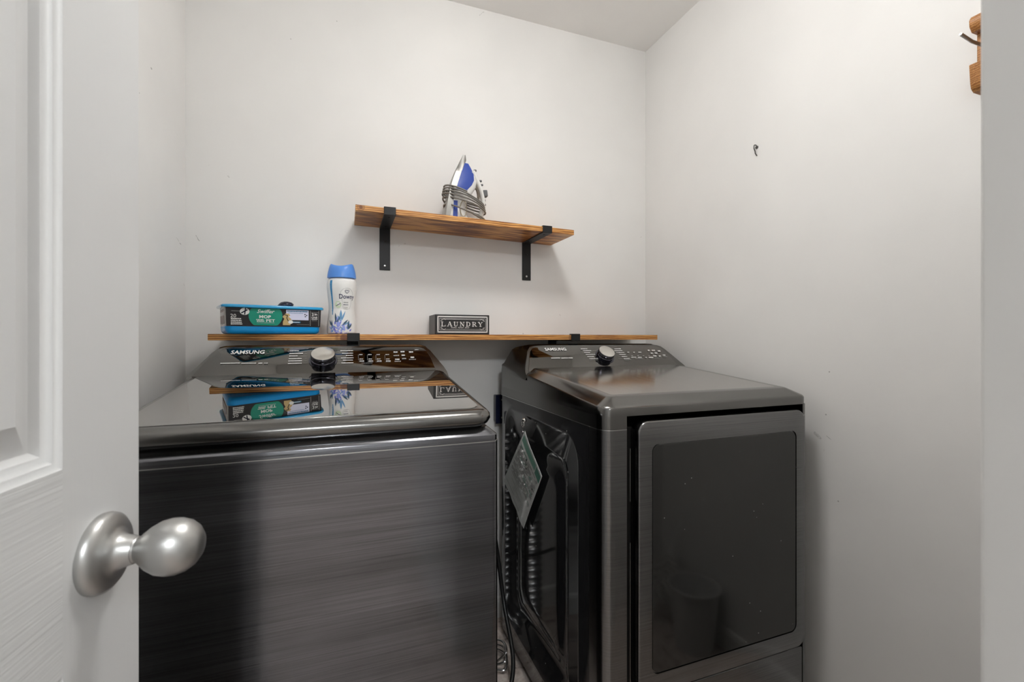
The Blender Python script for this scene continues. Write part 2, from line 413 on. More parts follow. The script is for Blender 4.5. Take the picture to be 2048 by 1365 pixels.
for k in (0, 2, 4): quad(D(.102, zs[k]), D(.458, zs[k]), D(.458, zs[k+1]), D(.102, zs[k+1]), 1)
quad(D(0, zs[0], -TK), D(0, zs[-1], -TK), D(WD, zs[-1], -TK), D(WD, zs[0], -TK))
quad(D(0, zs[0]), D(0, zs[-1]), D(0, zs[-1], -TK), D(0, zs[0], -TK)); quad(D(WD, zs[0]), D(WD, zs[0], -TK), D(WD, zs[-1], -TK), D(WD, zs[-1]))
quad(D(0, zs[0]), D(0, zs[0], -TK), D(WD, zs[0], -TK), D(WD, zs[0])); quad(D(0, zs[-1]), D(WD, zs[-1]), D(WD, zs[-1], -TK), D(0, zs[-1], -TK))
bmesh.ops.remove_doubles(bm, verts=bm.verts, dist=1e-5)
finish(bm, 'leaf', [M['stile'], M['rail']], door, smooth=0)
PR = [(0, 0), (.003, -.0022), (.006, -.0028), (.009, -.0052), (.013, -.0062), (.0175, -.0105), (.021, -.0105), (.040, -.002), (.041, -.0015)]
for (s0, s1, z0, z1) in panels:
    bm = bmesh.new(); rings = []
    for (i, d) in PR: rings.append([D(s0+i, z0+i, d), D(s1-i, z0+i, d), D(s1-i, z1-i, d), D(s0+i, z1-i, d)])
    loft(bm, rings, False, True)
    finish(bm, 'panel', M['stile'], door, smooth=25)
# knob: rose, neck, egg
kc = D(.058, Z(-.187)); hw = thing  # centre of the rose
bm = bmesh.new(); lathe(bm, [(0, .0), (.0335, .0), (.034, .003), (.033, .007), (.029, .0105), (.022, .0125), (.0165, .0145), (.0140, .018), (.0125, .024), (.0115, .027), (0, .027)], kc, dn, 48)
rose = finish(bm, 'knob_rose', M['nickel'], door)
bm = bmesh.new(); lathe(bm, [(0, .0272), (.0112, .0272), (.0105, .0285), (.0112, .030), (.0135, .0325), (.0185, .0385), (.0225, .0455), (.0242, .053), (.0240, .060), (.0218, .067), (.0175, .073), (.011, .0775), (.005, .079), (0, .0793)], kc, dn, 48)
finish(bm, 'knob', M['nickel'], door)
bm = bmesh.new(); pc = kc+dz*-.019-du*.003
lathe(bm, [(0, .0095), (.0028, .0095), (.0028, .0125), (0, .0125)], pc, dn, 16); finish(bm, 'privacy_hole', M['black'], rose)
bm = bmesh.new(); lathe(bm, [(0, -.035), (.034, -.035), (.033, -.042), (.022, -.048), (.0125, -.058), (.012, -.062), (.0195, -.075), (.024, -.088), (.018, -.103), (.006, -.110), (0, -.111)], kc, dn, 32)
finish(bm, 'knob', M['nickel'], door)

# ------------------------------------------------------------------ shelves
def shelf(name, label, x0, x1, y0, zt, slope, brackets, m, thick=.0195):
    """board from x0 to x1, front at y0, its TOP at zt (left end), falling by slope; flat strap brackets wrap its front"""
    t_ = thing('wall_shelf', label, 'shelf', (x0, y0, zt))
    def zz(x): return zt-slope*(x-x0)
    bm = bmesh.new()
    N = 24; r = random.Random(3)
    rings = []
    for i in range(N+1):
        x = x0+(x1-x0)*i/N; z = zz(x); j = r.uniform(-.0004, .0004)
        rings.append([Vector((x, y0+j, z-thick)), Vector((x, y0+j, z)), Vector((x, BACK-.001, z)), Vector((x, BACK-.001, z-thick))])
    loft(bm, rings)
    finish(bm, 'board', m, t_, bevel=.0012, seg=2)
    for bx in brackets:
        zb = zz(bx)-thick; W = .0195; T = .004
        bm = bmesh.new()
        prof = [(y0+.014, zz(bx)+T), (y0-T, zz(bx)+T), (y0-T, zb-T), (BACK-.0005-T, zb-T-.0), (BACK-.0005-T, zb-.16), (BACK-.0005, zb-.16), (BACK-.0005, zb), (y0, zb), (y0, zz(bx)+.0003), (y0+.014, zz(bx)+.0003)]
        prism(bm, [(bx-W, y, z) for y, z in prof], (2*W, 0, 0))
        b = finish(bm, 'bracket', M['iron_black'], t_, bevel=.0012, seg=2)
        for (yy, zz_, ax) in ((BACK-.0005-T, zb-.143, 0), (BACK-.0005-T, zb-.05, 0), (y0+.03, zb-T, 1), (BACK-.05, zb-T, 1)):
            bm = bmesh.new(); lathe(bm, [(0, 0), (.0042, 0), (.003, .0014), (0, .0016)], (bx, yy, zz_), (0, -1, 0) if ax == 0 else (0, 0, -1), 12)
            finish(bm, 'screw', M['screw'] if (ax == 0 and zz_ < zb-.1) else M['iron_black'], b)
    return t_
pine2 = M['pine'].copy(); pine2.name = 'stained_pine_long'
SHF = BACK-.214
add_knots(M['pine'], [((.017, 0, -.008), .014), ((.40, .05, -.0195), .028), ((.42, .02, -.0195), .018)])
add_knots(pine2, [((.38, 0, -.012), .03), ((1.215, 0, -.010), .018)])
up = shelf('wall_shelf', 'shorter upper stained pine shelf holding the iron, tilting down to the right', .030, .837, SHF, Z(.4395), .0230, (.140, .722), M['pine'])
lo = shelf('wall_shelf', 'long stained pine shelf just above the washer and dryer consoles', -.385, 1.231, SHF, Z(.0115), .0, (.024, .843), pine2)
SHTOP = Z(.0118)

# ------------------------------------------------------------------ washer
WX0, WX1, WY0, WY1 = -.389, .297, .884, 1.63
wa = thing('washing_machine', 'top-loading black stainless washer with mirror-like lid, left of the dryer', 'washing machine', ((WX0+WX1)/2, WY0+.373, 0))
def plan(x0, x1, y0, y1, zf, rf=.02, rb=.006, n=5):
    return [Vector((x, y, zf(y) if callable(zf) else zf)) for x, y in rrect(x0, x1, y0, y1, 0, n, (rb, rb, rf, rf))]
bm = bmesh.new()
loft(bm, [plan(WX0, WX1, WY0+.004, WY1, .03, .018), plan(WX0, WX1, WY0+.004, WY1, Z(-.2135), .018)])
finish(bm, 'cabinet', M['body'], wa)
bm = bmesh.new()      # brushed front skin wrapping the front corners
o_ = [v for v in rrect(WX0-.001, WX1+.001, WY0, WY1, 0, 8, (.006, .006, .016, .016)) if v[1] < WY0+.05]
o_.sort(key=lambda v: atan2(v[1]-(WY0+.3), v[0]-(WX0+WX1)/2))
o_ = [(WX0-.001, WY0+.05)]+o_+[(WX1+.001, WY0+.05)]
loft(bm, [[Vector((x, y, .05)) for x, y in o_], [Vector((x, y, Z(-.2135))) for x, y in o_]], False, False, closed=False)
finish(bm, 'front_panel', M['front'], wa, smooth=60)
bm = bmesh.new()      # bright folded seam and brushed strip above it
loft(bm, [plan(WX0-.0015, WX1+.0015, WY0-.0015, WY1, Z(-.2135), .018, n=8), plan(WX0-.0015, WX1+.0015, WY0-.0015, WY1, Z(-.2115), .018, n=8)])
finish(bm, 'seam', M['seam'], wa)
bm = bmesh.new()
loft(bm, [plan(WX0, WX1, WY0, WY1, Z(-.2115), .018, n=8), plan(WX0, WX1, WY0, WY1, Z(-.2005), .018, n=8), plan(WX0+.001, WX1-.001, WY0+.001, WY1, Z(-.1990), .018, n=8),
          plan(WX0+.016, WX1-.016, WY0+.020, WY1, Z(-.186), .018, n=8)])
finish(bm, 'top_rim', M['front'], wa)
HY = 1.387
def lidz(y): return Z(-.150+(y-.90)*(.0495/.487))
bm = bmesh.new()
loft(bm, [plan(WX0+.03, WX1-.03, WY0+.034, WY1-.005, Z(-.190), .03), plan(WX0+.03, WX1-.03, WY0+.034, WY1-.005, lambda y: lidz(y)-.02, .03)])
finish(bm, 'tub_rim', M['black'], wa)
bm = bmesh.new()      # sloping top deck beside and behind the lid
loft(bm, [plan(WX0+.004, WX1-.004, WY0+.12, WY1, Z(-.187), .02), plan(WX0+.004, WX1-.004, WY0+.12, WY1, lambda y: lidz(y)-.022, .02), plan(WX0+.014, WX1-.014, WY0+.13, WY1, lambda y: lidz(y)-.014, .02)])
finish(bm, 'top_deck', M['gloss'], wa)
bm = bmesh.new()
def lr(o, dz_, rf=.035, y1=HY): return plan(WX0+.012-o, WX1-.012+o, WY0+.006-o, y1, lambda y: lidz(y)+dz_, rf+o, .004, 8)
rim = [lr(-.030, -.040), lr(-.012, -.036), lr(-.001, -.028), lr(.004, -.019), lr(.003, -.011), lr(-.003, -.004), lr(-.012, -.0006), lr(-.024, .0)]
loft(bm, rim)
lid = finish(bm, 'lid', M['gloss'], wa)
bm = bmesh.new(); loft(bm, [plan(WX0+.030, WX1-.030, WY0+.032, HY-.004, lambda y: lidz(y)-.001, .03, .004, 8), plan(WX0+.030, WX1-.030, WY0+.032, HY-.004, lambda y: lidz(y)+.0010, .03, .004, 8), plan(WX0+.031, WX1-.031, WY0+.033, HY-.005, lambda y: lidz(y)+.0014, .029, .004, 8)])
finish(bm, 'glass_pane', M['lid'], lid)

def console(root, x0, x1, inL, inR, yb, zb, yt, zt, yback, zlow, fascia_m, frame_m):
    """hump at the back of a machine: slanting fascia between (yb,zb) and (yt,zt), shoulders drawn in by inL/inR"""
    def outline(e=0, drop=0):
        pts = []
        L = [(0, -.18), (.02, .0), (.12, .18), (.45, .60), (.62, .82), (.80, .95), (1.05, 1.0), (1.6, 1.02)]
        for k, (a, t_) in enumerate(L): pts.append((x0+inL*a+e*(1 if a < 1.5 else 1), min(t_, 1.02)-(drop if t_ > .9 else 0), ))
        for k, (a, t_) in enumerate(L[::-1]): pts.append((x1-inR*a-e, min(t_, 1.02)-(drop if t_ > .9 else 0)))
        return pts
    def fy(t_): return yb+(yt-yb)*t_
    def fz(t_): return zb+(zt-zb)*t_
    bm = bmesh.new(); o1 = outline()
    n = Vector((0, -(zt-zb), (yt-yb))).normalized()
    front = [Vector((x, fy(t_), fz(t_))) for x, t_ in o1]
    front_in = [Vector((x, fy(t_), fz(t_)))-n*.012 for x, t_ in outline(-.004)]
    top = [Vector((x, max(yt+.035, fy(t_)+.03), fz(t_)+(.004 if t_ > .9 else 0))) for x, t_ in outline(-.004)]
    back = [Vector((x, yback, fz(t_)+(-.004 if t_ > .9 else 0))) for x, t_ in outline(-.002)]
    loft(bm, [front, front_in, top, back])
    box(bm, x0+.004, x1-.004, yb+.01, yback, zlow, zb)
    fr = finish(bm, 'console', frame_m, root, smooth=50)
    # fascia plate, proud of the console by 2 mm
    bm = bmesh.new()
    o2 = [(x0+inL*a, t_) for a, t_ in ((.20, .015), (.28, .16), (.52, .52), (.70, .76), (.88, .885), (1.12, .935), (1.5, .95))]
    o2 += [(x1-inR*a, t_) for a, t_ in ((1.5, .95), (1.12, .935), (.95, .885), (.80, .76), (.68, .52), (.60, .16), (.57, .015))]
    A = [Vector((x, fy(t_), fz(t_)))-n*.001 for x, t_ in o2]; B = [a+n*.003 for a in A]
    prism(bm, A, n*.003); fa = finish(bm, 'fascia', fascia_m, fr, smooth=0, bevel=.0012, seg=2)
    def fmap(x, t_, d=.0038): return Vector((x, fy(t_), fz(t_)))+n*d
    return fr, fmap, n
def dial(root, fmap, n, x, t_, r=.0335, fr=None):
    c = fmap(x, t_, .003)
    bm = bmesh.new(); lathe(bm, [(0, 0), (r*1.17, 0), (r*1.17, .0008), (r*1.12, .0010), (0, .001)], c, n, 48)
    d0 = finish(bm, 'dial', M['dial_side'], root)
    bm = bmesh.new(); lathe(bm, [(0, .001), (r*1.02, .001), (r*1.02, .0085), (r*.98, .0095), (r*.98, .011), (r*1.0, .012), (r*1.0, .0235), (r*.97, .025), (0, .025)], c, n, 48)
    finish(bm, 'grip', M['dial_side'], d0)
    bm = bmesh.new(); lathe(bm, [(0, .025), (r*.93, .025), (r*.95, .0256), (r*.90, .0262), (0, .0262)], c, n, 48)
    finish(bm, 'dial_cap', M['dialcap'], d0)
# spun-metal dial cap: light wedges around its centre come from anisotropic turning marks
mc = mat('dialcap', (.72, .70, .66), .24, 1); M['dialcap'] = mc
mc.node_tree.nodes['Principled BSDF'].inputs['Anisotropic'].default_value = .7

YB, ZB, YT, ZT = 1.390, Z(-.104), 1.500, Z(-.028)
con, fm, nn = console(wa, WX0, WX1, .060, .060, YB, ZB, YT, ZT, 1.625, Z(-.19), M['fascia'], M['gloss'])
def FT(px, py, root_y=YB, z0=ZB, y1=YT, z1=ZT):
    """x and t on a fascia plane seen at a pixel"""
    a = (px-1024)/F; b = (676-py)/F
    d = Vector((a*cos(YAW)+sin(YAW), -a*sin(YAW)+cos(YAW), b)); n = Vector((0, -(z1-z0), (y1-root_y)))
    k = (Vector((0, root_y, z0))-Vector((0, 0, H))).dot(n)/d.dot(n); p = Vector((0, 0, H))+d*k
    return p.x, (p.y-root_y)/(y1-root_y)
dial(con, fm, nn, -.062, .46)
def printer(root, fmap, FTf, rows, texts, lines=(), name='lettering'):
    bm = bmesh.new()
    for i, (xa, xb, y, h, mi) in enumerate(rows):
        x0, t0 = FTf(xa, y); x1, _ = FTf(xb, y); _, ta = FTf((xa+xb)/2, y-h/2); _, tb = FTf((xa+xb)/2, y+h/2)
        hh = abs(ta-tb); dab = hh*.135*.8
        r = random.Random(i); x = x0
        while x < x1-1e-6:
            wd = min(r.uniform(.0014, .0030), x1-x); put_rect(bm, x, x+wd, t0-hh/2*r.uniform(.7, 1), t0+hh/2*r.uniform(.7, 1), fmap, mi); x += wd+.0007
    for (s, xa, xb, ya, yb, mi, kw) in texts:
        x0, t0 = FTf(xa, (ya+yb)/2); x1, _ = FTf(xb, (ya+yb)/2); _, ta = FTf((xa+xb)/2, ya); _, tb = FTf((xa+xb)/2, yb)
        put_text(bm, s, fmap, (x0+x1)/2, (ta+tb)/2, x1-x0, abs(ta-tb), mi, **kw)
    for (pts, wd, mi) in lines:
        q = [FTf(*p) for p in pts]
        for (a, b) in zip(q, q[1:]):
            if abs(a[0]-b[0]) > abs(a[1]-b[1])*.1: put_rect(bm, min(a[0], b[0]), max(a[0], b[0]), a[1]-wd*3.5, a[1]+wd*3.5, fmap, mi)
            else: put_poly(bm, [(a[0]-wd/2, a[1]), (a[0]+wd/2, a[1]), (b[0]+wd/2, b[1]), (b[0]-wd/2, b[1])], fmap, mi)
    finish(bm, name, [M['print_white'], M['print_dim']], root, smooth=0)['kind'] = 'stuff'
rows = [(441, 480, 729.3, 2.6, 0), (483, 513, 729.3, 2.6, 0), (517, 525, 729, 3, 0), (528, 536, 729, 4.5, 1)]
for k, y in enumerate((704.5, 709.5, 714.5, 720, 724.5, 729.5)): rows += [((580, 579, 579, 578, 577, 576)[k], (598, 606, 595, 603, 604, 604)[k], y, 2.2, 0)]
for k, y in enumerate((704, 709, 713.5, 718.5, 723, 728.5)): rows += [((681, 684, 692, 682, 686, 683)[k], (706, 706, 706, 707, 706, 707)[k], y, 2.2, 0)]
for x in (718, 736, 753, 771): rows += [(x, x+7, 711.5, 1.8, 0), (x+1, x+8, 720.5, 1.8, 0), (x+1, x+10, 724.5, 2.4, 0)]
rows += [(723, 745, 728.8, 1.4, 1), (787, 795, 706.5, 3.4, 0), (787, 798, 713.5, 3, 1), (790, 799, 721, 3.4, 0), (789, 802, 725, 1.4, 0), (801, 809, 705.8, 3.6, 0), (803, 810, 712.8, 3.4, 0),
         (804, 812, 719.5, 3.4, 1), (818, 826, 706.3, 3.6, 0), (821, 828, 717, 3.6, 0), (818, 832, 721.2, 1.8, 1), (829, 837, 701.8, 1.4, 0)]
lines = []
for k, y in enumerate((705, 709.6, 714.6, 719, 724.2, 728.8)):
    lines += [([((604, 609, 600, 610, 606, 607)[k], y), (614, y)], .0006, 1), ([(673, y), ((679, 682, 689, 680, 684, 681)[k], y)], .0006, 1)]
for x in (717, 735, 752, 770): lines += [([(x, 723), (x-.5, 712)], .0006, 1), ([(x-1, 726.5), (x+12, 727)], .0006, 1)]
rows = [(a, b, y, h*.72, mi) for a, b, y, h, mi in rows]
printer(con, fm, FT, rows, [('SAMSUNG', 462.5, 529.5, 703.2, 710.6, 0, dict(bold=.02))], lines)

# ------------------------------------------------------------------ dryer
DX0, DX1, DY0, DY1 = .572, 1.258, .927, 1.673
dr = thing('clothes_dryer', 'front-loading black stainless dryer with a large square door, right of the washer', 'dryer', ((DX0+DX1)/2, DY0+.373, 0))
SE = Z(-.2205)
bm = bmesh.new(); loft(bm, [plan(DX0+.012, DX1-.004, DY0+.022, DY1, .03, .02), plan(DX0+.012, DX1-.004, DY0+.022, DY1, SE, .02)])
finish(bm, 'cabinet', M['black'], dr)
# left side panel with its stamped nested rings
bm = bmesh.new()
def ring(i, d, r, base=(.995, 1.664, .035, SE-.001)):
    y0, y1, z0, z1 = base
    return [Vector((DX0+d, a, b)) for a, b in rrect(y0+i, y1-i, z0+i, z1-i, r, 8)]
base2 = (1.028, 1.628, .10, Z(-.246))
rg = [ring(0, 0, .004), ring(0, 0, .085, base2), ring(.008, -.005, .08, base2), ring(.016, -.005, .075, base2), ring(.026, .003, .068, base2),
      ring(.082, .003, .05, (1.028, 1.628, .10, Z(-.250))), ring(.092, .010, .045, (1.028, 1.628, .10, Z(-.250))), ring(.130, .010, .04, (1.028, 1.628, .10, Z(-.262))), ring(.142, .004, .034, (1.028, 1.628, .10, Z(-.262))), ring(.165, .004, .03, (1.028, 1.628, .12, Z(-.262)))]
loft(bm, rg, False, True)
finish(bm, 'side_panel', M['side'] if 'side' in M else M['body'], dr, smooth=60)
# brushed front columns with rounded corners
def column(xa, xb, left):
    pts = [v for v in rrect(DX0, DX1, DY0, DY1, 0, 10, (.006, .006, .034, .028)) if v[1] < DY0+.065 and (v[0] < xa+.001 or v[0] > xb-.001 or True)]
    if left:
        o = [(DX0, .994)]+[v for v in pts if v[0] < DX0+.04]+[(xb, DY0)]+[(xb, DY0+.03), (DX0+.015, DY0+.03), (DX0+.015, .994)]
    else:
        o = [(xa, DY0+.03), (xa, DY0)]+[v for v in pts if v[0] > DX1-.03]+[(DX1, .994), (DX1-.015, .994), (DX1-.015, DY0+.03)]
    return o
for (xa, xb, left) in ((DX0, .637, True), (1.2305, DX1, False)):
    o = column(xa, xb, left)
    bm = bmesh.new(); prism(bm, [(x, y, .05) for x, y in o], (0, 0, SE-.0025-.05)); finish(bm, 'front_post', M['front2'], dr, smooth=50)
    bm = bmesh.new(); prism(bm, [(x, y, SE-.0025) for x, y in o], (0, 0, .002)); finish(bm, 'seam', M['seam'], dr, smooth=50)
bm = bmesh.new(); box(bm, .637, 1.2305, DY0+.001, DY0+.02, .05, Z(-.885)); finish(bm, 'kick_panel', M['front2'], dr, bevel=.003)
def tz(y, d): return Z(-.168+.088*(y-DY0))+d
bm = bmesh.new()
def tp(i, d, rf=.034): return plan(DX0+i, DX1-i, DY0+i, DY1, (lambda y: tz(y, d)) if d is not None else Z(-.190), max(rf-i*.5, .008), .006, 8)
loft(bm, [plan(DX0, DX1, DY0, DY1, Z(-.190), .034, .006, 8), tp(0, -.004), tp(.002, 0), tp(.006, .0025), tp(.036, .0165), tp(.040, .0178), tp(.046, .0182), tp(.06, .0182)], mis=[0, 0, 0, 0, 0, 0, 0, 1])
tpn = finish(bm, 'worktop', [M['gloss'], M['top2']], dr, smooth=30)
def ear(xa, xb, left):
    o = column(xa, xb, left)
    bm = bmesh.new(); prism(bm, [(x, y, SE) for x, y in o], (0, 0, Z(-.190)-SE)); return bm
finish(ear(DX0, .637, True), 'corner_cap', M['gloss'], dr, smooth=50); finish(ear(1.2305, DX1, False), 'corner_cap', M['gloss'], dr, smooth=50)
for xa in (DX0, DX1-.015):
    bm = bmesh.new(); box(bm, xa, xa+.015, .994, DY1, SE, Z(-.190)); finish(bm, 'side_trim', M['gloss'], dr)
bm = bmesh.new(); box(bm, DX0-.0008, DX0+.01, .994, DY1, SE-.0025, SE-.0005); finish(bm, 'seam', M['seam'], dr)
# door
bm = bmesh.new()
def dring(x0, x1, z0, z1, r, y): return [Vector((a, y, b)) for a, b in rrect(x0, x1, z0, z1, r, 8)]
dX0, dX1, dZ0, dZ1, dY = .662, 1.2225, Z(-.872), Z(-.203), .9135
def dr_(i, y, r): return dring(dX0+i, dX1-i, dZ0+i, dZ1-i, r, y)
pX0, pX1, pZ0, pZ1 = .700, 1.188, Z(-.8237), Z(-.2595)
def pr_(i, y, r): return dring(pX0+i, pX1-i, pZ0+i, pZ1-i, r, y)
loft(bm, [dr_(0, dY+.034, .03), dr_(0, dY+.005, .03), dr_(.0015, dY+.0015, .029), dr_(.004, dY, .027), pr_(0, dY, .02), pr_(.0004, dY+.003, .02), pr_(.0030, dY+.003, .018), pr_(.0034, dY+.003, .018)])
dd = finish(bm, 'door', M['front2'], dr, smooth=50)
bm = bmesh.new(); loft(bm, [pr_(.0026, dY+.0028, .018), pr_(.0026, dY+.0008, .018), pr_(.0036, dY+.0003, .017)]); finish(bm, 'door_pane', M['doorglass'], dd, smooth=50)
bm = bmesh.new()
for k, (a, b) in enumerate(((Z(-.27), Z(-.40)), (Z(-.50), Z(-.86)))): box(bm, .6500, .6512, DY0+.006, DY0+.01, b, a)
finish(bm, 'door_gasket', M['seam'], dr)
con2, fm2, nn2 = console(dr, DX0, DX1, .072, .062, 1.425, Z(-.118), 1.530, Z(-.030), 1.668, Z(-.21), M['fascia'], M['gloss'])
FT2 = lambda x, y: FT(x, y, 1.425, Z(-.118), 1.530, Z(-.030))
dial(con2, fm2, nn2, .917, .52, .0315)
rows = [(1102, 1120, 718.2, 2.2, 0), (1122, 1145, 718.2, 2.2, 0)]
for k, y in enumerate((699.8, 703.5, 707.2, 711, 715, 719)): rows += [((1161, 1165, 1168, 1171, 1174, 1178)[k], (1174, 1182, 1180, 1190, 1187, 1197)[k], y, 1.8, 0), ((1228, 1228, 1232, 1238, 1243, 1247)[k], (1241, 1244, 1248, 1251, 1254, 1259)[k], y, 1.8, 0)]
rows += [(1178, 1196, 722, 1.2, 1), (1248, 1262, 721.8, 1.2, 1), (1254, 1258, 706.3, 2, 0), (1266, 1269, 706.3, 2, 0), (1276, 1282, 706.3, 2, 0)]
rows += [(1262, 1272, 716.5, 2, 0), (1275, 1283, 716.8, 2, 0), (1290, 1293, 716.8, 2, 0), (1297, 1306, 716.8, 3, 0), (1270, 1285, 719.3, 1, 1), (1295, 1299, 702.5, 3, 0), (1303, 1309, 702.5, 2.6, 0),
         (1315, 1320, 704, 3.6, 0), (1301, 1305, 708.3, 2.6, 0), (1309, 1314, 708, 3, 0), (1306, 1312, 713.8, 3, 0), (1317, 1321, 714, 3, 0), (1325, 1330, 712, 3, 0), (1308, 1318, 718, 1, 1), (1326, 1334, 715, 1, 1)]
for x in (1262, 1274, 1285, 1296): rows += [(x, x+3, 713.4, 1.6, 1)]
lines = [([(1183, 703.8), (1196, 703.8)], .0006, 1), ([(1181, 707.5), (1192, 707.5)], .0006, 1), ([(1236, 715.3), (1242, 715.3)], .0006, 1), ([(1236, 719), (1246, 719)], .0006, 1)]
rows = [(a, b, y, h*.8, mi) for a, b, y, h, mi in rows]
printer(con2, fm2, FT2, rows, [('SAMSUNG', 1089, 1131.5, 697.6, 703.2, 0, dict(bold=.02))], lines)
# feet
for (root, xs, ys) in ((wa, (WX0+.05, WX1-.05), (WY0+.05, WY1-.05)), (dr, (DX0+.06, DX1-.06), (DY0+.07, DY1-.05))):
    for x in xs:
        for y in ys:
            bm = bmesh.new(); lathe(bm, [(0, 0), (.022, 0), (.024, .006), (.02, .014), (.009, .016), (.009, .032), (0, .032)], (x, y, 0), n=16); finish(bm, 'foot', M['black'], root)

# instruction sheet hanging on the dryer's side from a ring and a screw
XS = DX0-.012
T_, R_, B_, L_ = [Vector((XS, y, Z(z))) for y, z in ((1.398, -.311), (1.262, -.424), (1.408, -.640), (1.612, -.540))]
tg = thing('instruction_sheet', 'green and white printed sheet hanging by one corner on the dryer side', 'sheet', T_)
def sh(u, v, d=0):      # u along the short edge, v along the long edge; soft buckles
    p = T_.lerp(R_, u).lerp(L_.lerp(B_, u), v)
    return p+Vector((-.0018*sin(5*u+3*v)-.003*max(0, v-.55)*sin(17*u)*(1 if u > .2 else .4)-d, 0, 0))
bm = bmesh.new(); N = 14
g = [[bm.verts.new(sh(i/N, j/N)) for i in range(N+1)] for j in range(N+1)]; g2 = [[bm.verts.new(sh(i/N, j/N)+Vector((.0012, 0, 0))) for i in range(N+1)] for j in range(N+1)]
for j in range(N):
    for i in range(N):
        bm.faces.new((g[j][i], g[j][i+1], g[j+1][i+1], g[j+1][i])); bm.faces.new((g2[j][i], g2[j+1][i], g2[j+1][i+1], g2[j][i+1]))
for k in range(N):
    for (a, b) in (((0, k), (0, k+1)), ((N, k), (N, k+1)), ((k, 0), (k+1, 0)), ((k, N), (k+1, N))):
        bm.faces.new((g[a[0]][a[1]], g[b[0]][b[1]], g2[b[0]][b[1]], g2[a[0]][a[1]]))
finish(bm, 'sheet', mat('sleeve_paper', (.66, .68, .65), .22, coat=.6), tg)
M['sheet_green'] = mat('sheet_green', (.02, .17, .11), .3); M['sheet_grey'] = mat('sheet_grey', (.13, .12, .12), .4); M['sheet_pale'] = mat('sheet_pale', (.62, .62, .58), .25)
bm = bmesh.new(); smap = lambda u, v: sh(u, v, .0009)
def strip(u0, u1, v0, v1, mi, n=8):
    for k in range(n): put_rect(bm, u0, u1, v0+(v1-v0)*k/n, v0+(v1-v0)*(k+1)/n, smap, mi)
# lines of print run from the upper left edge towards the right corner, as the sheet hangs
for k in range(6): strip(.05+.115*k, .165+.115*k, .03, .125, 4, 1)
strip(.76, .98, .03, .145, 0, 3); strip(.05, .95, .14, .15, 2, 1)
rr = random.Random(5)
for j in range(15):
    v = .175+.032*j
    u = .07
    while u < .93:
        wd = rr.uniform(.05, .20); 
        if rr.random() < .83: strip(u, min(u+wd, .94), v, v+rr.uniform(.008, .019), 1 if rr.random() < .85 else 0, 1)
        u += wd+rr.uniform(.012, .05)
for (u, v) in ((.42, .20), (.46, .25), (.50, .30), (.86, .36), (.90, .41)): put_poly(bm, [(u+.018*cos(a*pi/4), v+.014*sin(a*pi/4)) for a in range(8)], smap, 3)
for j in range(14): 
    v = .66+.022*j; u = rr.uniform(.05, .5); strip(u, u+rr.uniform(.1, .4), v, v+rr.uniform(.004, .012), 2 if j % 2 else 1, 1)
finish(bm, 'lettering', [M['sheet_green'], M['sheet_grey'], M['sheet_pale'], M['black'], mat('sheet_light_green', (.10, .30, .21), .3)], tg, smooth=0)
bm = bmesh.new(); c = P(1048, 841, 0, XS+.003); lathe(bm, [(0, -.006), (.006, -.006), (.0085, -.001), (.0065, .005), (.002, .008), (0, .0082)], c, (-1, 0, 0), 16); finish(bm, 'screw', M['chrome'], tg)
bm = bmesh.new(); tube(bm, [c+Vector((-.004, .010*cos(a), .010*sin(a)-.012)) for a in [2*pi*k/20 for k in range(20)]], .0011, 6, True)
tube(bm, [c+Vector((-.003, .013, -.024)), c+Vector((-.004, -.002, -.040))], .0012); tube(bm, [c+Vector((-.003, -.005, -.026)), c+Vector((-.004, .004, -.042))], .0012)
finish(bm, 'ring', M['chrome'], tg)

# ------------------------------------------------------------------ things behind and between the machines
bm = bmesh.new(); lathe_prof = []
for k in range(27):
    z = .02+.028*k; lathe_prof += [(.041, z), (.050, z+.007), (.0535, z+.014), (.050, z+.021)]
lathe(bm, lathe_prof, (.445, 1.715, 0), n=28)
tag(finish(bm, 'vent_duct', M['duct'], org=(.445, 1.715, 0)), 'ribbed grey vent duct, mirrored in the dryer side panel', 'duct')
ob = thing('dryer_outlet', 'black plastic outlet box on the back wall between washer and dryer', 'outlet', (.64, BACK, Z(-.29)))
bm = bmesh.new(); box(bm, .575, .700, BACK-.045, BACK-.0005, Z(-.345), Z(-.235)); finish(bm, 'box', M['navy'], ob, bevel=.004, seg=3)
bm = bmesh.new(); box(bm, .570, .705, BACK-.047, BACK-.043, Z(-.349), Z(-.231)); fp = finish(bm, 'face_plate', M['navy'], ob, bevel=.0015)
for z in (-.253, -.325):
    bm = bmesh.new(); lathe(bm, [(0, 0), (.004, 0), (.003, .002), (0, .0022)], (.596, BACK-.0475, Z(z)), (0, -1, 0), 12); finish(bm, 'screw', M['screw'], fp)
bm = bmesh.new(); tube(bm, spline([(.51, 1.66, Z(-.45)), (.500, 1.58, Z(-.62)), (.520, 1.56, Z(-.80)), (.53, 1.52, Z(-.95)), (.52, 1.40, Z(-1.08)), (.46, 1.34, .012), (.38, 1.40, .012)], 8), .0075, 10)
tag(finish(bm, 'power_cord', M['cable'], org=(.52, 1.55, 0)), 'thick black power cord dropping in the gap beside the dryer', 'cord')
bm = bmesh.new(); tube(bm, spline([(.555, 1.72, Z(-.60)), (.558, 1.70, Z(-.78)), (.50, 1.62, Z(-.84)), (.36, 1.65, Z(-.85))], 8), .0065, 8)
tag(finish(bm, 'drain_hose', M['cable'], org=(.5, 1.70, 0)), 'thin black hose crossing the gap low behind the washer', 'hose')
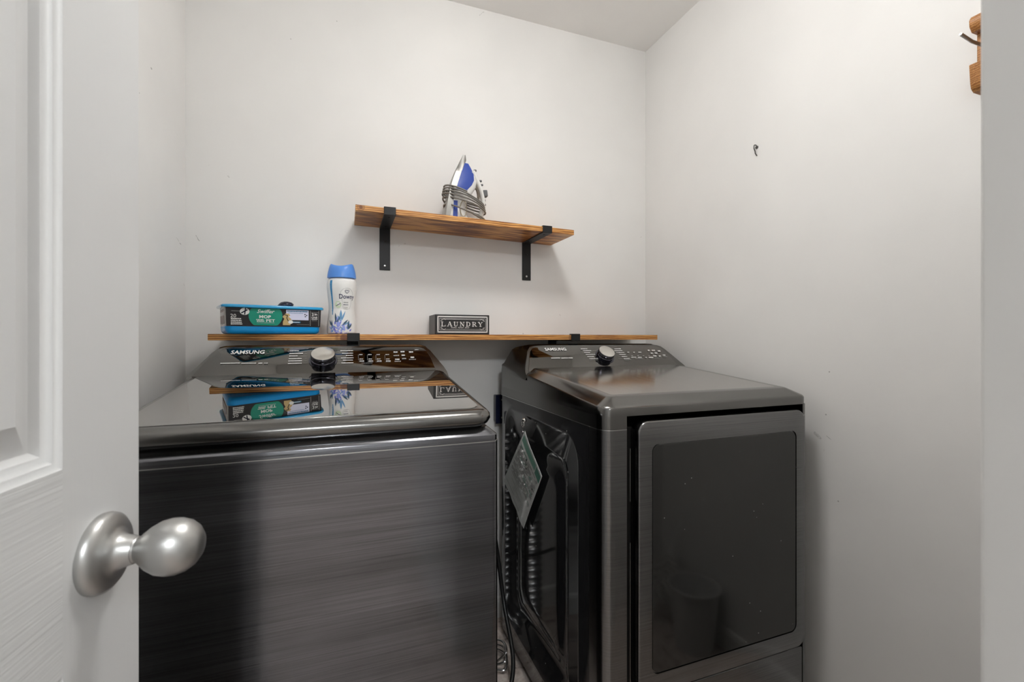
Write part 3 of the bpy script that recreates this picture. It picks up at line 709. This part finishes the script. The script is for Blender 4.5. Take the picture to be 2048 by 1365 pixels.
for k in range(3):
    bm = bmesh.new(); tube(bm, spline([(.475+.012*k, 1.50+.01*k, .010), (.515+.008*k, 1.47+.016*k, .014+.018*k), (.535, 1.53+.014*k, .028+.012*k), (.49, 1.61, .012+.012*k)], 8), .004, 8)
    tag(finish(bm, 'supply_hose', M['foil'], org=(.5, 1.5, 0)), 'braided steel hose coiled on the floor between the machines, %s' % ('lowest loop', 'middle loop', 'top loop')[k], 'hose', 'coiled braided hoses')

# small bin that the dryer door mirrors
bn = thing('waste_bin', 'small round grey waste bin by the right wall, mirrored in the dryer door', 'bin', (1.23, .469, 0))
bm = bmesh.new(); lathe(bm, [(0, .002), (.066, .002), (.068, .01), (.089, .223), (.094, .224), (.094, .231), (.087, .231), (.085, .224), (.064, .012), (0, .010)], (1.23, .469, 0), n=40); finish(bm, 'body', M['bin'], bn)
ds = thing('fringed_duster', 'pale fringed duster leaning in the corner behind the waste bin, mirrored in the dryer door', 'duster', (1.18, .29, .0))
bm = bmesh.new(); tube(bm, [(1.16, .29, .006), (1.31, .31, .42)], .006, 10); finish(bm, 'handle', M['plastic_white'], ds)
bm = bmesh.new(); rr = random.Random(2)
for k in range(60):
    t_ = k/59; p = Vector((1.196, .295, .10)).lerp(Vector((1.25, .302, .26)), t_); a = k*2.4; L = .05*sin(pi*min(1, t_*.9+.1))+.02
    d = Vector((cos(a), sin(a), -.35)).normalized(); tube(bm, [p, p+d*L*.6+Vector((0, 0, .006)), p+d*L], .006, 5)
finish(bm, 'fringe', M['fringe'], ds)['kind'] = 'stuff'

# ------------------------------------------------------------------ wipes tub on the long shelf
A0 = radians(18); bo = Vector((-.330, 1.512, SHTOP)); bu = Vector((cos(A0), sin(A0), 0)); bv = Vector((-sin(A0), cos(A0), 0)); BL, BD, BH = .272, .150, .088
tb = thing('wipes_tub', 'shallow blue tub with a black and green printed sleeve on the long shelf', 'tub', bo)
def Bp(u, v, z): return bo+bu*u+bv*v+Vector((0, 0, z))
def brg(i, z, r=.018): return [Bp(a, b, z) for a, b in rrect(i, BL-i, i, BD-i, r, 5)]
bm = bmesh.new(); loft(bm, [brg(.016, 0), brg(.010, .001), brg(.0055, .006), brg(.0045, .012), brg(.0038, .0225)]); finish(bm, 'tub_base', M['blue'], tb, smooth=60)
bm = bmesh.new(); loft(bm, [brg(.0039, .0225), brg(.002, .078)]); finish(bm, 'tub', M['clear_grey'], tb, smooth=60)
bm = bmesh.new()       # printed sleeve on the long front
FI = lambda z: .0038-(z-.0225)/.0555*.0018
def fmb(u, z, d=.0012): return Bp(u, FI(z)-d, z)
prism(bm, [fmb(.006, .0225, .0), fmb(BL-.006, .0225, .0), fmb(BL-.004, .0775, .0), fmb(.004, .0775, .0)], -bv*.0008)
slv = finish(bm, 'sleeve', M['label_black'], tb, smooth=0)
bm = bmesh.new()
cx, cz, R = .108, .055, .046
pts = [(cx+R*cos(a), max(.0255, min(.0765, cz+.040*sin(a)))) for a in [2*pi*k/48 for k in range(48)]]
put_poly(bm, pts, fmb, 0)
f2 = lambda u, z: fmb(u, z, .0016); f3 = lambda u, z: fmb(u, z, .0019)
put_text(bm, 'Swiffer', f2, cx, .0685, .048, .0115, 1, shear=.35, bold=.008)
put_text(bm, 'MOP', f2, cx-.002, .0520, .032, .0095, 1, bold=.03)
put_text(bm, 'PET', f2, cx+.013, .0405, .024, .0085, 1, bold=.02); words(bm, cx-.026, cx-.006, .0430, .0030, f2, 1, 4); words(bm, cx-.024, cx-.004, .0385, .0036, f2, 1, 6); words(bm, cx-.024, cx+.024, .0335, .0011, f2, 1, 9)
put_text(bm, '20', f2, .023, .0530, .0145, .0105, 1)
for k in range(4): words(bm, .017, .043+.001*k, .0445-.0052*k, .0037, f2, 1, 20+k)
pts = [(.052+.0125*cos(a), .0665+.0105*sin(a)) for a in [2*pi*k/20 for k in range(20)]]; put_poly(bm, pts, f2, 1)
put_line(bm, [(.044, .062), (.058, .071)], .0035, f3, 2); put_line(bm, [(.052, .058), (.054, .076)], .003, f3, 2)
put_rect(bm, .018, .040, .0665, .0675, f2, 6)
put_rect(bm, .164, .230, .0440, .0755, f2, 3); words(bm, .167, .227, .0715, .0042, f3, 5, 31); words(bm, .170, .214, .0655, .0016, f3, 5, 32)
for (a, b) in ((.219, .0620), (.224, .0595), (.220, .0555)): put_poly(bm, [(a+.0022*cos(t_*pi/3), b+.002*sin(t_*pi/3)) for t_ in range(6)], f3, 2)
pts = [(.158, .059), (.163, .0640), (.172, .0635), (.176, .058), (.171, .054), (.178, .048), (.181, .040), (.176, .0275), (.155, .0275), (.155, .038), (.159, .047), (.154, .053)]; put_poly(bm, pts, f3, 4)
put_line(bm, [(.160, .0595), (.168, .0575), (.166, .050), (.170, .041), (.176, .036)], .0022, lambda u, z: fmb(u, z, .0022), 7)
pts = [(.177+.007*cos(a), .0375+.0055*sin(a)) for a in [2*pi*k/16 for k in range(16)]]; put_poly(bm, pts, lambda u, z: fmb(u, z, .0024), 1)
put_rect(bm, .178, .206, .0345, .0395, f2, 5); words(bm, .182, .203, .037, .0024, f3, 1, 40); words(bm, .195, .232, .0300, .0010, f2, 6, 41)
put_rect(bm, .2345, .2358, .026, .0755, f2, 6); put_rect(bm, .2600, .2612, .026, .0755, f2, 6); put_rect(bm, .2365, .2595, .0695, .0703, f2, 6)
put_text(bm, '2', f2, .2425, .0635, .0065, .0085, 1, bold=.02); put_text(bm, 'in', f2, .2520, .0640, .0085, .0075, 1, bold=.02)
put_text(bm, 'ONE', f2, .2475, .0535, .0185, .0062, 1, bold=.02); words(bm, .239, .257, .0478, .0024, f2, 1, 51); words(bm, .240, .255, .0435, .0020, f2, 6, 52)
finish(bm, 'lettering', [M['green'], M['print_white'], M['navy'], M['label_pale'], M['gold'], M['label_blue'], M['print_dim'], M['black']], slv, smooth=0)
bm = bmesh.new(); # print on the short end
for k, (z0, z1) in enumerate(((.062, .074), (.030, .054))):
    prism(bm, [Bp(.0034, .028, z0), Bp(.0028, .028, z1), Bp(.0028, .120, z1), Bp(.0034, .120, z0)], -bu*.0008)
finish(bm, 'end_label', mat('end_label', (.24, .18, .17), .4), tb, smooth=0)
bm = bmesh.new(); loft(bm, [brg(-.001, .0775, .02), brg(-.006, .0785, .022), brg(-.007, .083, .022), brg(-.005, .0865, .021), brg(.004, .0875, .02), brg(.012, .0855, .016)])
lidb = finish(bm, 'lid', mat('lid_clear_blue', (.02, .34, .66), .12, coat=.5), tb, smooth=60)
bm = bmesh.new(); cc = Bp(.176, .075, .0875)
rings = []
for (r, h) in ((.020, 0), (.0235, .004), (.0225, .011), (.016, .017), (.006, .0195)): rings.append([cc+bu*(r*1.0*cos(a)+ (.004 if h > .01 else 0))+bv*(r*.8*sin(a))+Vector((0, 0, h-.0008)) for a in [2*pi*k/28 for k in range(28)]])
loft(bm, rings); finish(bm, 'clasp', M['navy'], lidb, smooth=60)

# ------------------------------------------------------------------ scent bead bottle
bc = Vector((-.0125, 1.640, SHTOP)); bt = thing('bottle', 'white waisted bottle of scent beads with a light blue cap, beside the blue tub', 'bottle', bc)
SQ = .80
bprof = [(.030, 0), (.0445, .001), (.0480, .006), (.0475, .030), (.0440, .060), (.0415, .085), (.0425, .105), (.0455, .130), (.0480, .155), (.0478, .170), (.0455, .181), (.0415, .1865), (.038, .1885)]
def brad(z):
    for (a, b) in zip(bprof, bprof[1:]):
        if a[1] <= z <= b[1]: return a[0]+(b[0]-a[0])*(z-a[1])/(b[1]-a[1]+1e-9)
    return bprof[-1][0]
BR = radians(-12)
def bottle_pt(a, z, d=0):
    r = brad(z)+d; x = r*sin(a); y = -r*SQ*cos(a)
    return bc+Vector((x*cos(BR)-y*sin(BR), x*sin(BR)+y*cos(BR), z))
bm = bmesh.new(); zs_ = [p[1] for p in spline([(r, h, 0) for r, h in bprof], 3)]
zs_ = sorted(set([round(.1885*k/60, 5) for k in range(61)]+[.001, .003, .006]))
loft(bm, [[bottle_pt(2*pi*k/48, z) for k in range(48)] for z in zs_]); finish(bm, 'body', M['bottle'], bt, smooth=60)
bm = bmesh.new(); rings = []
for (r, h, sdl) in ((.0440, .1895, 0), (.0465, .190, 0), (.0465, .196, 0), (.0445, .209, 0), (.0415, .222, .15), (.0395, .229, .5), (.037, .236, 1), (.034, .2385, 1), (.028, .234, .8), (.001, .229, .1)):
    rings.append([bottle_pt(2*pi*k/48, .1885, r-.038)*1.0+Vector((0, 0, h-.1885-sdl*.0095*(1-abs(sin(2*pi*k/48))**2))) for k in range(48)])
loft(bm, rings); finish(bm, 'cap', M['cap_blue'], bt, smooth=50)
bm = bmesh.new()
def bmap(d): return lambda s, z: bottle_pt((s+.004)/.045, z, d)       # s = distance round the bottle
b1, b2, b3 = bmap(.0005), bmap(.0009), bmap(.0013)
def fine_line(pts, wd, fmp, mi):
    q = []
    for (a, b) in zip(pts, pts[1:]):
        n_ = max(1, int(max(abs(a[0]-b[0]), abs(a[1]-b[1]))/.006))
        q += [(a[0]+(b[0]-a[0])*k/n_, a[1]+(b[1]-a[1])*k/n_) for k in range(n_)]
    put_line(bm, q+[pts[-1]], wd, fmp, mi)
for k in range(18): put_rect(bm, -.0360+.0009*k*.4, -.0270, .180-.0064*(k+1), .180-.0064*k, b1, 0)
words(bm, 0, .0001, 0, .0001, b1, 0)
for k in range(16): put_rect(bm, -.0325, -.0295, .170-.006*k-.003, .170-.006*k, b2, 9)
oc = [(.020+.021*cos(a), .132+.022*sin(a)) for a in [pi*(k/12) for k in range(13)]]+[(-.001, .128), (.004, .118), (.006, .10), (.008, .092)]
fine_line([(.041, .132)]+oc, .0007, b1, 1)
fine_line([(.006+.001, .092), (.010, .085), (.022, .083), (.032, .086), (.036, .100), (.038, .120)], .0007, b1, 1)
put_text(bm, 'Downy', b2, .0215, .1235, .0520, .0205, 2, res=3, bold=.012)
ht = [(.020+.0062*(16*sin(t_)**3)/16, .1425+.0055*(13*cos(t_)-5*cos(2*t_)-2*cos(3*t_)-cos(4*t_))/14) for t_ in [2*pi*k/24 for k in range(24)]]; put_line(bm, ht, .0013, b2, 2, True)
put_poly(bm, [(-.0085+.0115*cos(a), .0985+.0115*sin(a)) for a in [2*pi*k/24 for k in range(24)]], b1, 3); fine_line([(-.0155, .0945), (-.001, .1025)], .0018, b2, 2)
put_text(bm, 'Q8.1', b2, .0185, .1060, .018, .0060, 8, res=1) if 0 else words(bm, .010, .026, .1060, .0045, b2, 8, 3)
words(bm, .009, .026, .0985, .0026, b2, 2, 5); words(bm, .011, .024, .0880+.002, .0024, b2, 8, 7); words(bm, .012, .024, .0850, .0018, b2, 8, 8)
def leaf(x, z, L, ang, wd, mi, fmp):
    d = (sin(ang), cos(ang)); n_ = (cos(ang), -sin(ang)); N_ = 6
    Lf = [(x+d[0]*L*t_+n_[0]*wd*sin(pi*min(1, t_*.85+.15)), z+d[1]*L*t_+n_[1]*wd*sin(pi*min(1, t_*.85+.15))) for t_ in [k/N_ for k in range(N_)]]
    Rt = [(x+d[0]*L*t_-n_[0]*wd*sin(pi*min(1, t_*.85+.15)), z+d[1]*L*t_-n_[1]*wd*sin(pi*min(1, t_*.85+.15))) for t_ in [k/N_ for k in range(N_)]]
    tip = (x+d[0]*L, z+d[1]*L)
    put_poly(bm, Lf+[tip]+Rt[::-1], fmp, mi)
rr = random.Random(11); b0 = bmap(.0003)
for (x, z, L, a, wd, mi) in ((-.014, .040, .032, -.12, .0032, 5), (-.011, .040, .026, .45, .0026, 5), (-.030, .030, .020, -.45, .0028, 5), (-.027, .026, .022, -.1, .0024, 5), (.001, .050, .032, 0, .0040, 6), (.003, .046, .034, .38, .0026, 6), (.0, .045, .02, -.5, .003, 6),
                             (.006, .030, .026, .75, .0030, 5), (.022, .018, .030, .15, .0034, 5), (.024, .018, .022, .6, .0028, 5), (.014, .034, .018, 1.1, .002, 6), (-.006, .03, .03, -.2, .004, 7), (.012, .012, .026, -.2, .004, 7)): leaf(x, z, L, a, wd, mi, b2)
for k in range(46):
    x = rr.uniform(-.030, .030); z = rr.uniform(.003, .030)+.012*rr.random()*(1-abs(x)/.03); leaf(x, z, rr.uniform(.008, .016), rr.uniform(-1.1, 1.1), rr.uniform(.0015, .003), rr.choice((7, 7, 4, 6, 7)), b1)
for k in range(8): put_rect(bm, -.030+.007*k, -.023+.007*k, .0022, .006+.004*rr.random(), b0, 4)
finish(bm, 'lettering', [M['stripe'], M['print_dim'], M['ink'], M['badge'], M['purple'], M['leaf_dark'], M['leaf_blue'], M['leaf_lilac'], M['print_dim'], M['leaf_blue']], bt, smooth=0)

# ------------------------------------------------------------------ LAUNDRY block
sx0, sx1, sy0, sy1, sh_ = .3060, .5140, 1.646, 1.768, .0742
sg = thing('sign_block', 'black wooden block sign reading LAUNDRY, standing on the long shelf', 'sign', (sx0, sy0, SHTOP))
bm = bmesh.new(); box(bm, sx0, sx1, sy0, sy1, SHTOP, SHTOP+sh_); finish(bm, 'block', M['sign'], sg, bevel=.0015)
def sm(d): return lambda x, y: Vector((sx0+x, sy0-d, SHTOP+y))
s1, s2 = sm(.0004), sm(.0008); SW = sx1-sx0
bm = bmesh.new()
put_line(bm, [(.011, .0095), (SW-.009, .0095), (SW-.009, .0665), (.011, .0665)], .0042, s1, 0, True)
put_line(bm, [(.017, .0165), (SW-.015, .0165), (SW-.015, .0600), (.017, .0600)], .0010, s1, 0, True)
for (cx_, cy_, ax, ay) in ((.021, .0200, 1, 1), (SW-.019, .0200, -1, 1), (.021, .0565, 1, -1), (SW-.019, .0565, -1, -1)):
    for R0 in (.004, .0075): put_line(bm, [(cx_+ax*R0*cos(t_)*.9, cy_+ay*R0*sin(t_)*.9) for t_ in [pi/2*k/6 for k in range(7)]], .0011, s1, 0)
    put_line(bm, [(cx_+ax*.004*t_+ax*.003, cy_+ay*(.002*sin(t_*2))) for t_ in [k*.5 for k in range(9)]], .0010, s1, 0)
put_line(bm, [(.026, .0205), (SW-.024, .0205)], .0008, s1, 1); put_line(bm, [(.026, .0563), (SW-.024, .0563)], .0010, s1, 0)
# serif capitals drawn as strokes on a unit box: (x0,y0,x1,y1,width)
T, t1 = .20, .09
GL = {
 'L': [(.22, 0, .22, 1, T), (.02, .04, .92, .04, t1), (.02, .96, .45, .96, t1), (.88, .0, .90, .30, t1)],
 'A': [(.08, .0, .47, 1, t1), (.50, 1, .86, 0, T), (.22, .34, .70, .34, t1), (-.06, .04, .26, .04, t1), (.66, .04, 1.04, .04, t1)],
 'U': [(.20, .25, .20, 1, T), (.20, .25, .30, .06, T*.9), (.30, .06, .58, .04, t1*1.4), (.58, .04, .78, .25, t1*1.3), (.78, .25, .78, 1, t1), (0, .96, .40, .96, t1), (.62, .96, .96, .96, t1)],
 'N': [(.16, 0, .16, 1, t1), (.16, .98, .82, .04, T), (.84, 0, .84, 1, t1), (-.02, .04, .34, .04, t1), (-.02, .96, .24, .96, t1), (.66, .96, 1.02, .96, t1)],
 'D': [(.22, 0, .22, 1, T), (.02, .04, .50, .04, t1), (.02, .96, .50, .96, t1), (.50, .96, .76, .82, t1*1.3), (.76, .82, .86, .52, T), (.86, .52, .76, .20, T), (.76, .20, .50, .04, t1*1.3)],
 'R': [(.22, 0, .22, 1, T), (.02, .04, .42, .04, t1), (.02, .96, .52, .96, t1), (.52, .96, .76, .86, t1*1.4), (.76, .86, .76, .64, T*.9), (.76, .64, .52, .50, t1*1.3), (.24, .50, .52, .50, t1), (.50, .50, .84, .04, T), (.80, .04, 1.06, .04, t1)],
 'Y': [(.14, .98, .50, .46, T), (.88, .98, .52, .46, t1), (.51, 0, .51, .48, T), (-.04, .96, .34, .96, t1), (.68, .96, 1.04, .96, t1), (.30, .04, .74, .04, t1)]}
x = .0225; LW = .0176; LH = .0168
for ch in 'LAUNDRY':
    for (a, b, c_, d_, wd) in GL[ch]: put_line(bm, [(x+a*LW, .0305+b*LH), (x+c_*LW, .0305+d_*LH)], wd*LW*.95, s2, 0)
    x += LW*1.335
for (a, b, seed) in ((.060, .080, 1), (.086, .104, 2), (.112, .128, 3)):
    r = random.Random(seed); xs = a
    while xs < b: put_line(bm, [(xs, .0245+r.uniform(-.001, .0)), (xs+.0028, .0265+r.uniform(0, .0016)), (xs+.0040, .0245)], .0009, s2, 0); xs += .0042
finish(bm, 'lettering', [M['sign_white'], M['print_dim']], sg, smooth=0)

# ------------------------------------------------------------------ steam iron standing on its heel on the upper shelf
IX, IY = .420, 1.668
zsh = Z(.4395)-.0230*(IX-.030)+.0003
ir = thing('steam_iron', 'blue and white steam iron standing on its heel, cord wound round it', 'iron', (IX, IY, zsh))
IR = radians(-1)       # the sole turned a little to the camera
k_ = .00208
def IP(px, py, wv=0):
    """side-view drawing units (right, up) and sideways offset, towards the room when negative"""
    u = (px-930)*k_; v = (436-py)*k_
    a = Vector((cos(IR)*.97, sin(IR)*.97, 0)); b = Vector((-sin(IR), cos(IR), 0))
    return Vector((IX, IY, zsh+v))+a*u+b*wv
# sole axis: toe (929,309) down to heel; every station: (y, x of the sole face, x of the skirt, half width)
ST = [(310, 930, 932, .0005), (320, 925, 933, .006), (335, 917.5, 927, .015), (350, 911, 921, .024), (365, 905.5, 916, .031), (380, 901, 911, .037), (400, 896.5, 906, .042), (418, 893.5, 902, .045), (433, 892, 899, .046)]
bm = bmesh.new(); rings = []
for (y, xa, xb, hw_) in ST:
    rings.append([IP(xa-1.5, y, -hw_*.80), IP(xa-.5, y, -hw_), IP(xb, y, -hw_*.96), IP(xb+1, y, -hw_*.7), IP(xb+1, y, hw_*.7), IP(xb, y, hw_*.96), IP(xa-.5, y, hw_), IP(xa-1.5, y, hw_*.80)])
loft(bm, rings); finish(bm, 'soleplate', M['steel'], ir, smooth=50)
SB = [(322, 932, 936, .004), (332, 928, 943, .012), (345, 922, 951, .020), (358, 917, 954, .026), (370, 913, 952, .031), (382, 909, 944, .034), (394, 906, 935, .036), (408, 903, 932, .037), (422, 901, 934, .037), (434, 899, 944, .036), (436, 899, 946, .034)]
bm = bmesh.new(); rings = []
def sect(y, xa, xb, h0, k=10, top=.35):
    out = []
    for i in range(k+1):
        t_ = i/k; out.append((xa+(xb-xa)*sin(t_*pi/2), -h0*(cos(t_*pi/2)**.55*(1-top*0)+0)))
    return out
for (y, xa, xb, h0) in SB:
    s_ = sect(y, xa, xb, h0); rings.append([IP(a, y, b) for a, b in s_]+[IP(a, y, -b) for a, b in s_[::-1][1:]])
loft(bm, rings); shell = finish(bm, 'shell', M['iron_white'], ir, smooth=60)
bm = bmesh.new(); tube(bm, [IP(q[1]+.6, q[0], -max(.002, q[3]*.93)) for q in SB], .0012, 6); finish(bm, 'seam', M['black'], shell)
# blue water tank: same section, a shade larger, only on the flanks
SBl = [(326, 930.5, 938, .0085), (334, 928, 942, .0135), (345, 923, 947, .0210), (358, 918.5, 947, .0270), (368, 915, 942, .0310), (378, 912, 933, .0340), (381, 912, 929, .0345)]
for sgn in (-1, 1):
    bm = bmesh.new(); vr = []
    for (y, xa, xb, h0) in SBl:
        full = dict((q[0], q) for q in SB)
        row = []
        for i in range(7):
            t_ = i/6; px = xa+(xb-xa)*t_
            # half width of the shell at this x
            import bisect
            ys = [q[0] for q in SB]; j = max(1, min(len(SB)-1, bisect.bisect(ys, y))); q0, q1 = SB[j-1], SB[j]; f = (y-q0[0])/(q1[0]-q0[0])
            A_ = q0[1]+(q1[1]-q0[1])*f; B_ = q0[2]+(q1[2]-q0[2])*f; H_ = q0[3]+(q1[3]-q0[3])*f
            s_ = max(0, min(.985, (px-A_)/(B_-A_))); hw_ = H_*(sqrt(1-s_*s_)**.55)
            row.append(IP(px, y, sgn*(hw_+.0012)))
        vr.append(row)
    loft(bm, vr, False, False, closed=False); finish(bm, 'water_tank', M['iron_blue'], ir, smooth=60)
# handle: oval bar arching from the nose over the hand hole back to the heel
path = spline([(946, 340, 0), (953, 352, 0), (960, 366, 0), (965, 380, 0), (967, 395, 0), (965, 410, 0), (960, 424, 0), (953, 433, 0)], 5)
bm = bmesh.new(); rings = []
for i, p in enumerate(path):
    d = (path[min(i+1, len(path)-1)]-path[max(i-1, 0)]).normalized(); n_ = Vector((-d.y, d.x, 0)); s_ = i/(len(path)-1); ru = 6.2-2.2*sin(pi*s_); rw = .0175-.003*sin(pi*s_)
    rings.append([IP(p.x+n_.x*ru*cos(a), min(435.8, p.y+n_.y*ru*cos(a)), rw*sin(a)) for a in [2*pi*k/14 for k in range(14)]])
loft(bm, rings); hd = finish(bm, 'handle', M['iron_white'], ir, smooth=60)
bm = bmesh.new()       # grey grip inlay on the inner side
p2 = spline([(941, 371, 0), (948, 366, 0), (955, 370, 0), (958, 381, 0), (957.5, 393, 0)], 5); tube(bm, [IP(p.x, p.y, 0) for p in p2], .0055, 10); finish(bm, 'grip', mat('taupe_grip', (.16, .13, .10), .6), hd)
bm = bmesh.new(); c0 = IP(971.0, 377, 0)
vs = box(bm, -.0085, .0085, -.012, .012, -.013, .013); bmesh.ops.rotate(bm, verts=vs, cent=(0, 0, 0), matrix=Matrix.Rotation(IR, 3, 'Z')@Matrix.Rotation(radians(-8), 3, 'Y')); bmesh.ops.translate(bm, verts=vs, vec=c0)
finish(bm, 'thermostat_dial', M['grey_btn'], ir, bevel=.004, seg=3)
for (x, y, r) in ((953.5, 336, .0042), (964.0, 354, .0042), (966.5, 361, .0038), (971, 389, .005), (972, 397, .004)):
    bm = bmesh.new(); lathe(bm, [(0, -.006), (r, -.006), (r*1.05, 0), (r*.9, .003), (0, .0035)], IP(x-1, y, 0), IP(x+1, y-.4, 0)-IP(x-1, y, 0), 12); finish(bm, 'button', M['grey_btn'], ir)
bm = bmesh.new()       # blue stripe with white mark at the heel
prism(bm, [IP(907, 400, -.0372), IP(914, 400, -.0366), IP(914, 434, -.0366), IP(905, 434, -.0372)], IP(0, 0, -.0015)-IP(0, 0, 0)); finish(bm, 'stripe', M['iron_blue'], ir, smooth=0)
bm = bmesh.new(); tube(bm, [IP(925+6*sin(t_), 413-14*cos(t_), -.0375) for t_ in [2*pi*k/20 for k in range(20)]], .0016, 6, True)
finish(bm, 'heel_trim', mat('champagne', (.45, .40, .28), .3, .6), ir)
prong = 0
bm = bmesh.new()       # one long cord, five turns
pts = []
loops = [(374, 44), (378, 45), (382, 46), (387, 47), (392, 46), (409, 44)]
for li, (yl, ru) in enumerate(loops):
    for k in range(24):
        a = 2*pi*k/24+pi/2; f = k/24; y_ = yl+(loops[min(li+1, 5)][0]-yl)*f; c_ = cos(a)
        pts.append(IP(930.5+(ru-3)*c_*.93, y_+10+15*c_*.9+(.7*sin(2*a+li)), -.052*sin(a)*(1+.03*li)))
tube(bm, [Vector((p.x, p.y, max(p.z, zsh+.004))) for p in pts], .0031, 8); finish(bm, 'cord', M['cord'], ir, smooth=60)

# ------------------------------------------------------------------ right wall: screw hook, wooden rack at the frame's edge
hp = P(1514, 302, 0, RIGHT)
bm = bmesh.new(); lathe(bm, [(0, -.004), (.0055, 0), (.005, .003), (.002, .004), (0, .004)], hp+Vector((0, 0, .012)), (-1, 0, 0), 12)
tube(bm, spline([hp+Vector((-.001, .002, .020)), hp+Vector((-.012, 0, .018)), hp+Vector((-.016, -.002, .006)), hp+Vector((-.010, -.001, -.004)), hp+Vector((-.003, .004, -.008)), hp+Vector((-.004, -.003, -.018))], 5), .0018, 6)
tag(finish(bm, 'wall_hook', mat('dull_metal', (.12, .115, .11), .4, .8), org=hp), 'tiny bent metal hook left in the right wall', 'hook')
rk = thing('wall_rack', 'orange wooden rack with a metal hook on the right wall, cut by the frame edge', 'rack', (RIGHT, .583, Z(.62)))
bm = bmesh.new(); box(bm, 1.311, RIGHT-.0005, .30, .583, Z(.548), Z(.695)); finish(bm, 'back_board', M['rack'], rk, bevel=.003, seg=2)
def bar(name, prof, y0, y1):
    bm = bmesh.new(); prism(bm, [(x, y1, z) for x, z in prof], (0, y0-y1, 0)); finish(bm, name, M['rack'], rk, bevel=.002, seg=2)
bar('top_rail', [(RIGHT-.0005, Z(.710)), (1.292, Z(.706)), (1.286, Z(.697)), (1.287, Z(.683)), (1.296, Z(.672)), (RIGHT-.0005, Z(.672))], .30, .585)
bar('ledge', [(RIGHT-.0005, Z(.604)), (1.286, Z(.600)), (1.290, Z(.560)), (1.293, Z(.548)), (1.302, Z(.541)), (RIGHT-.0005, Z(.541))], .30, .585)
bm = bmesh.new(); tube(bm, [P(1921, 68, 1, .560), P(1944, 83, 1, .560), (1.315, .560, Z(.628))], .0032, 10); finish(bm, 'hook', mat('hook_steel', (.25, .25, .24), .35, .9), rk)
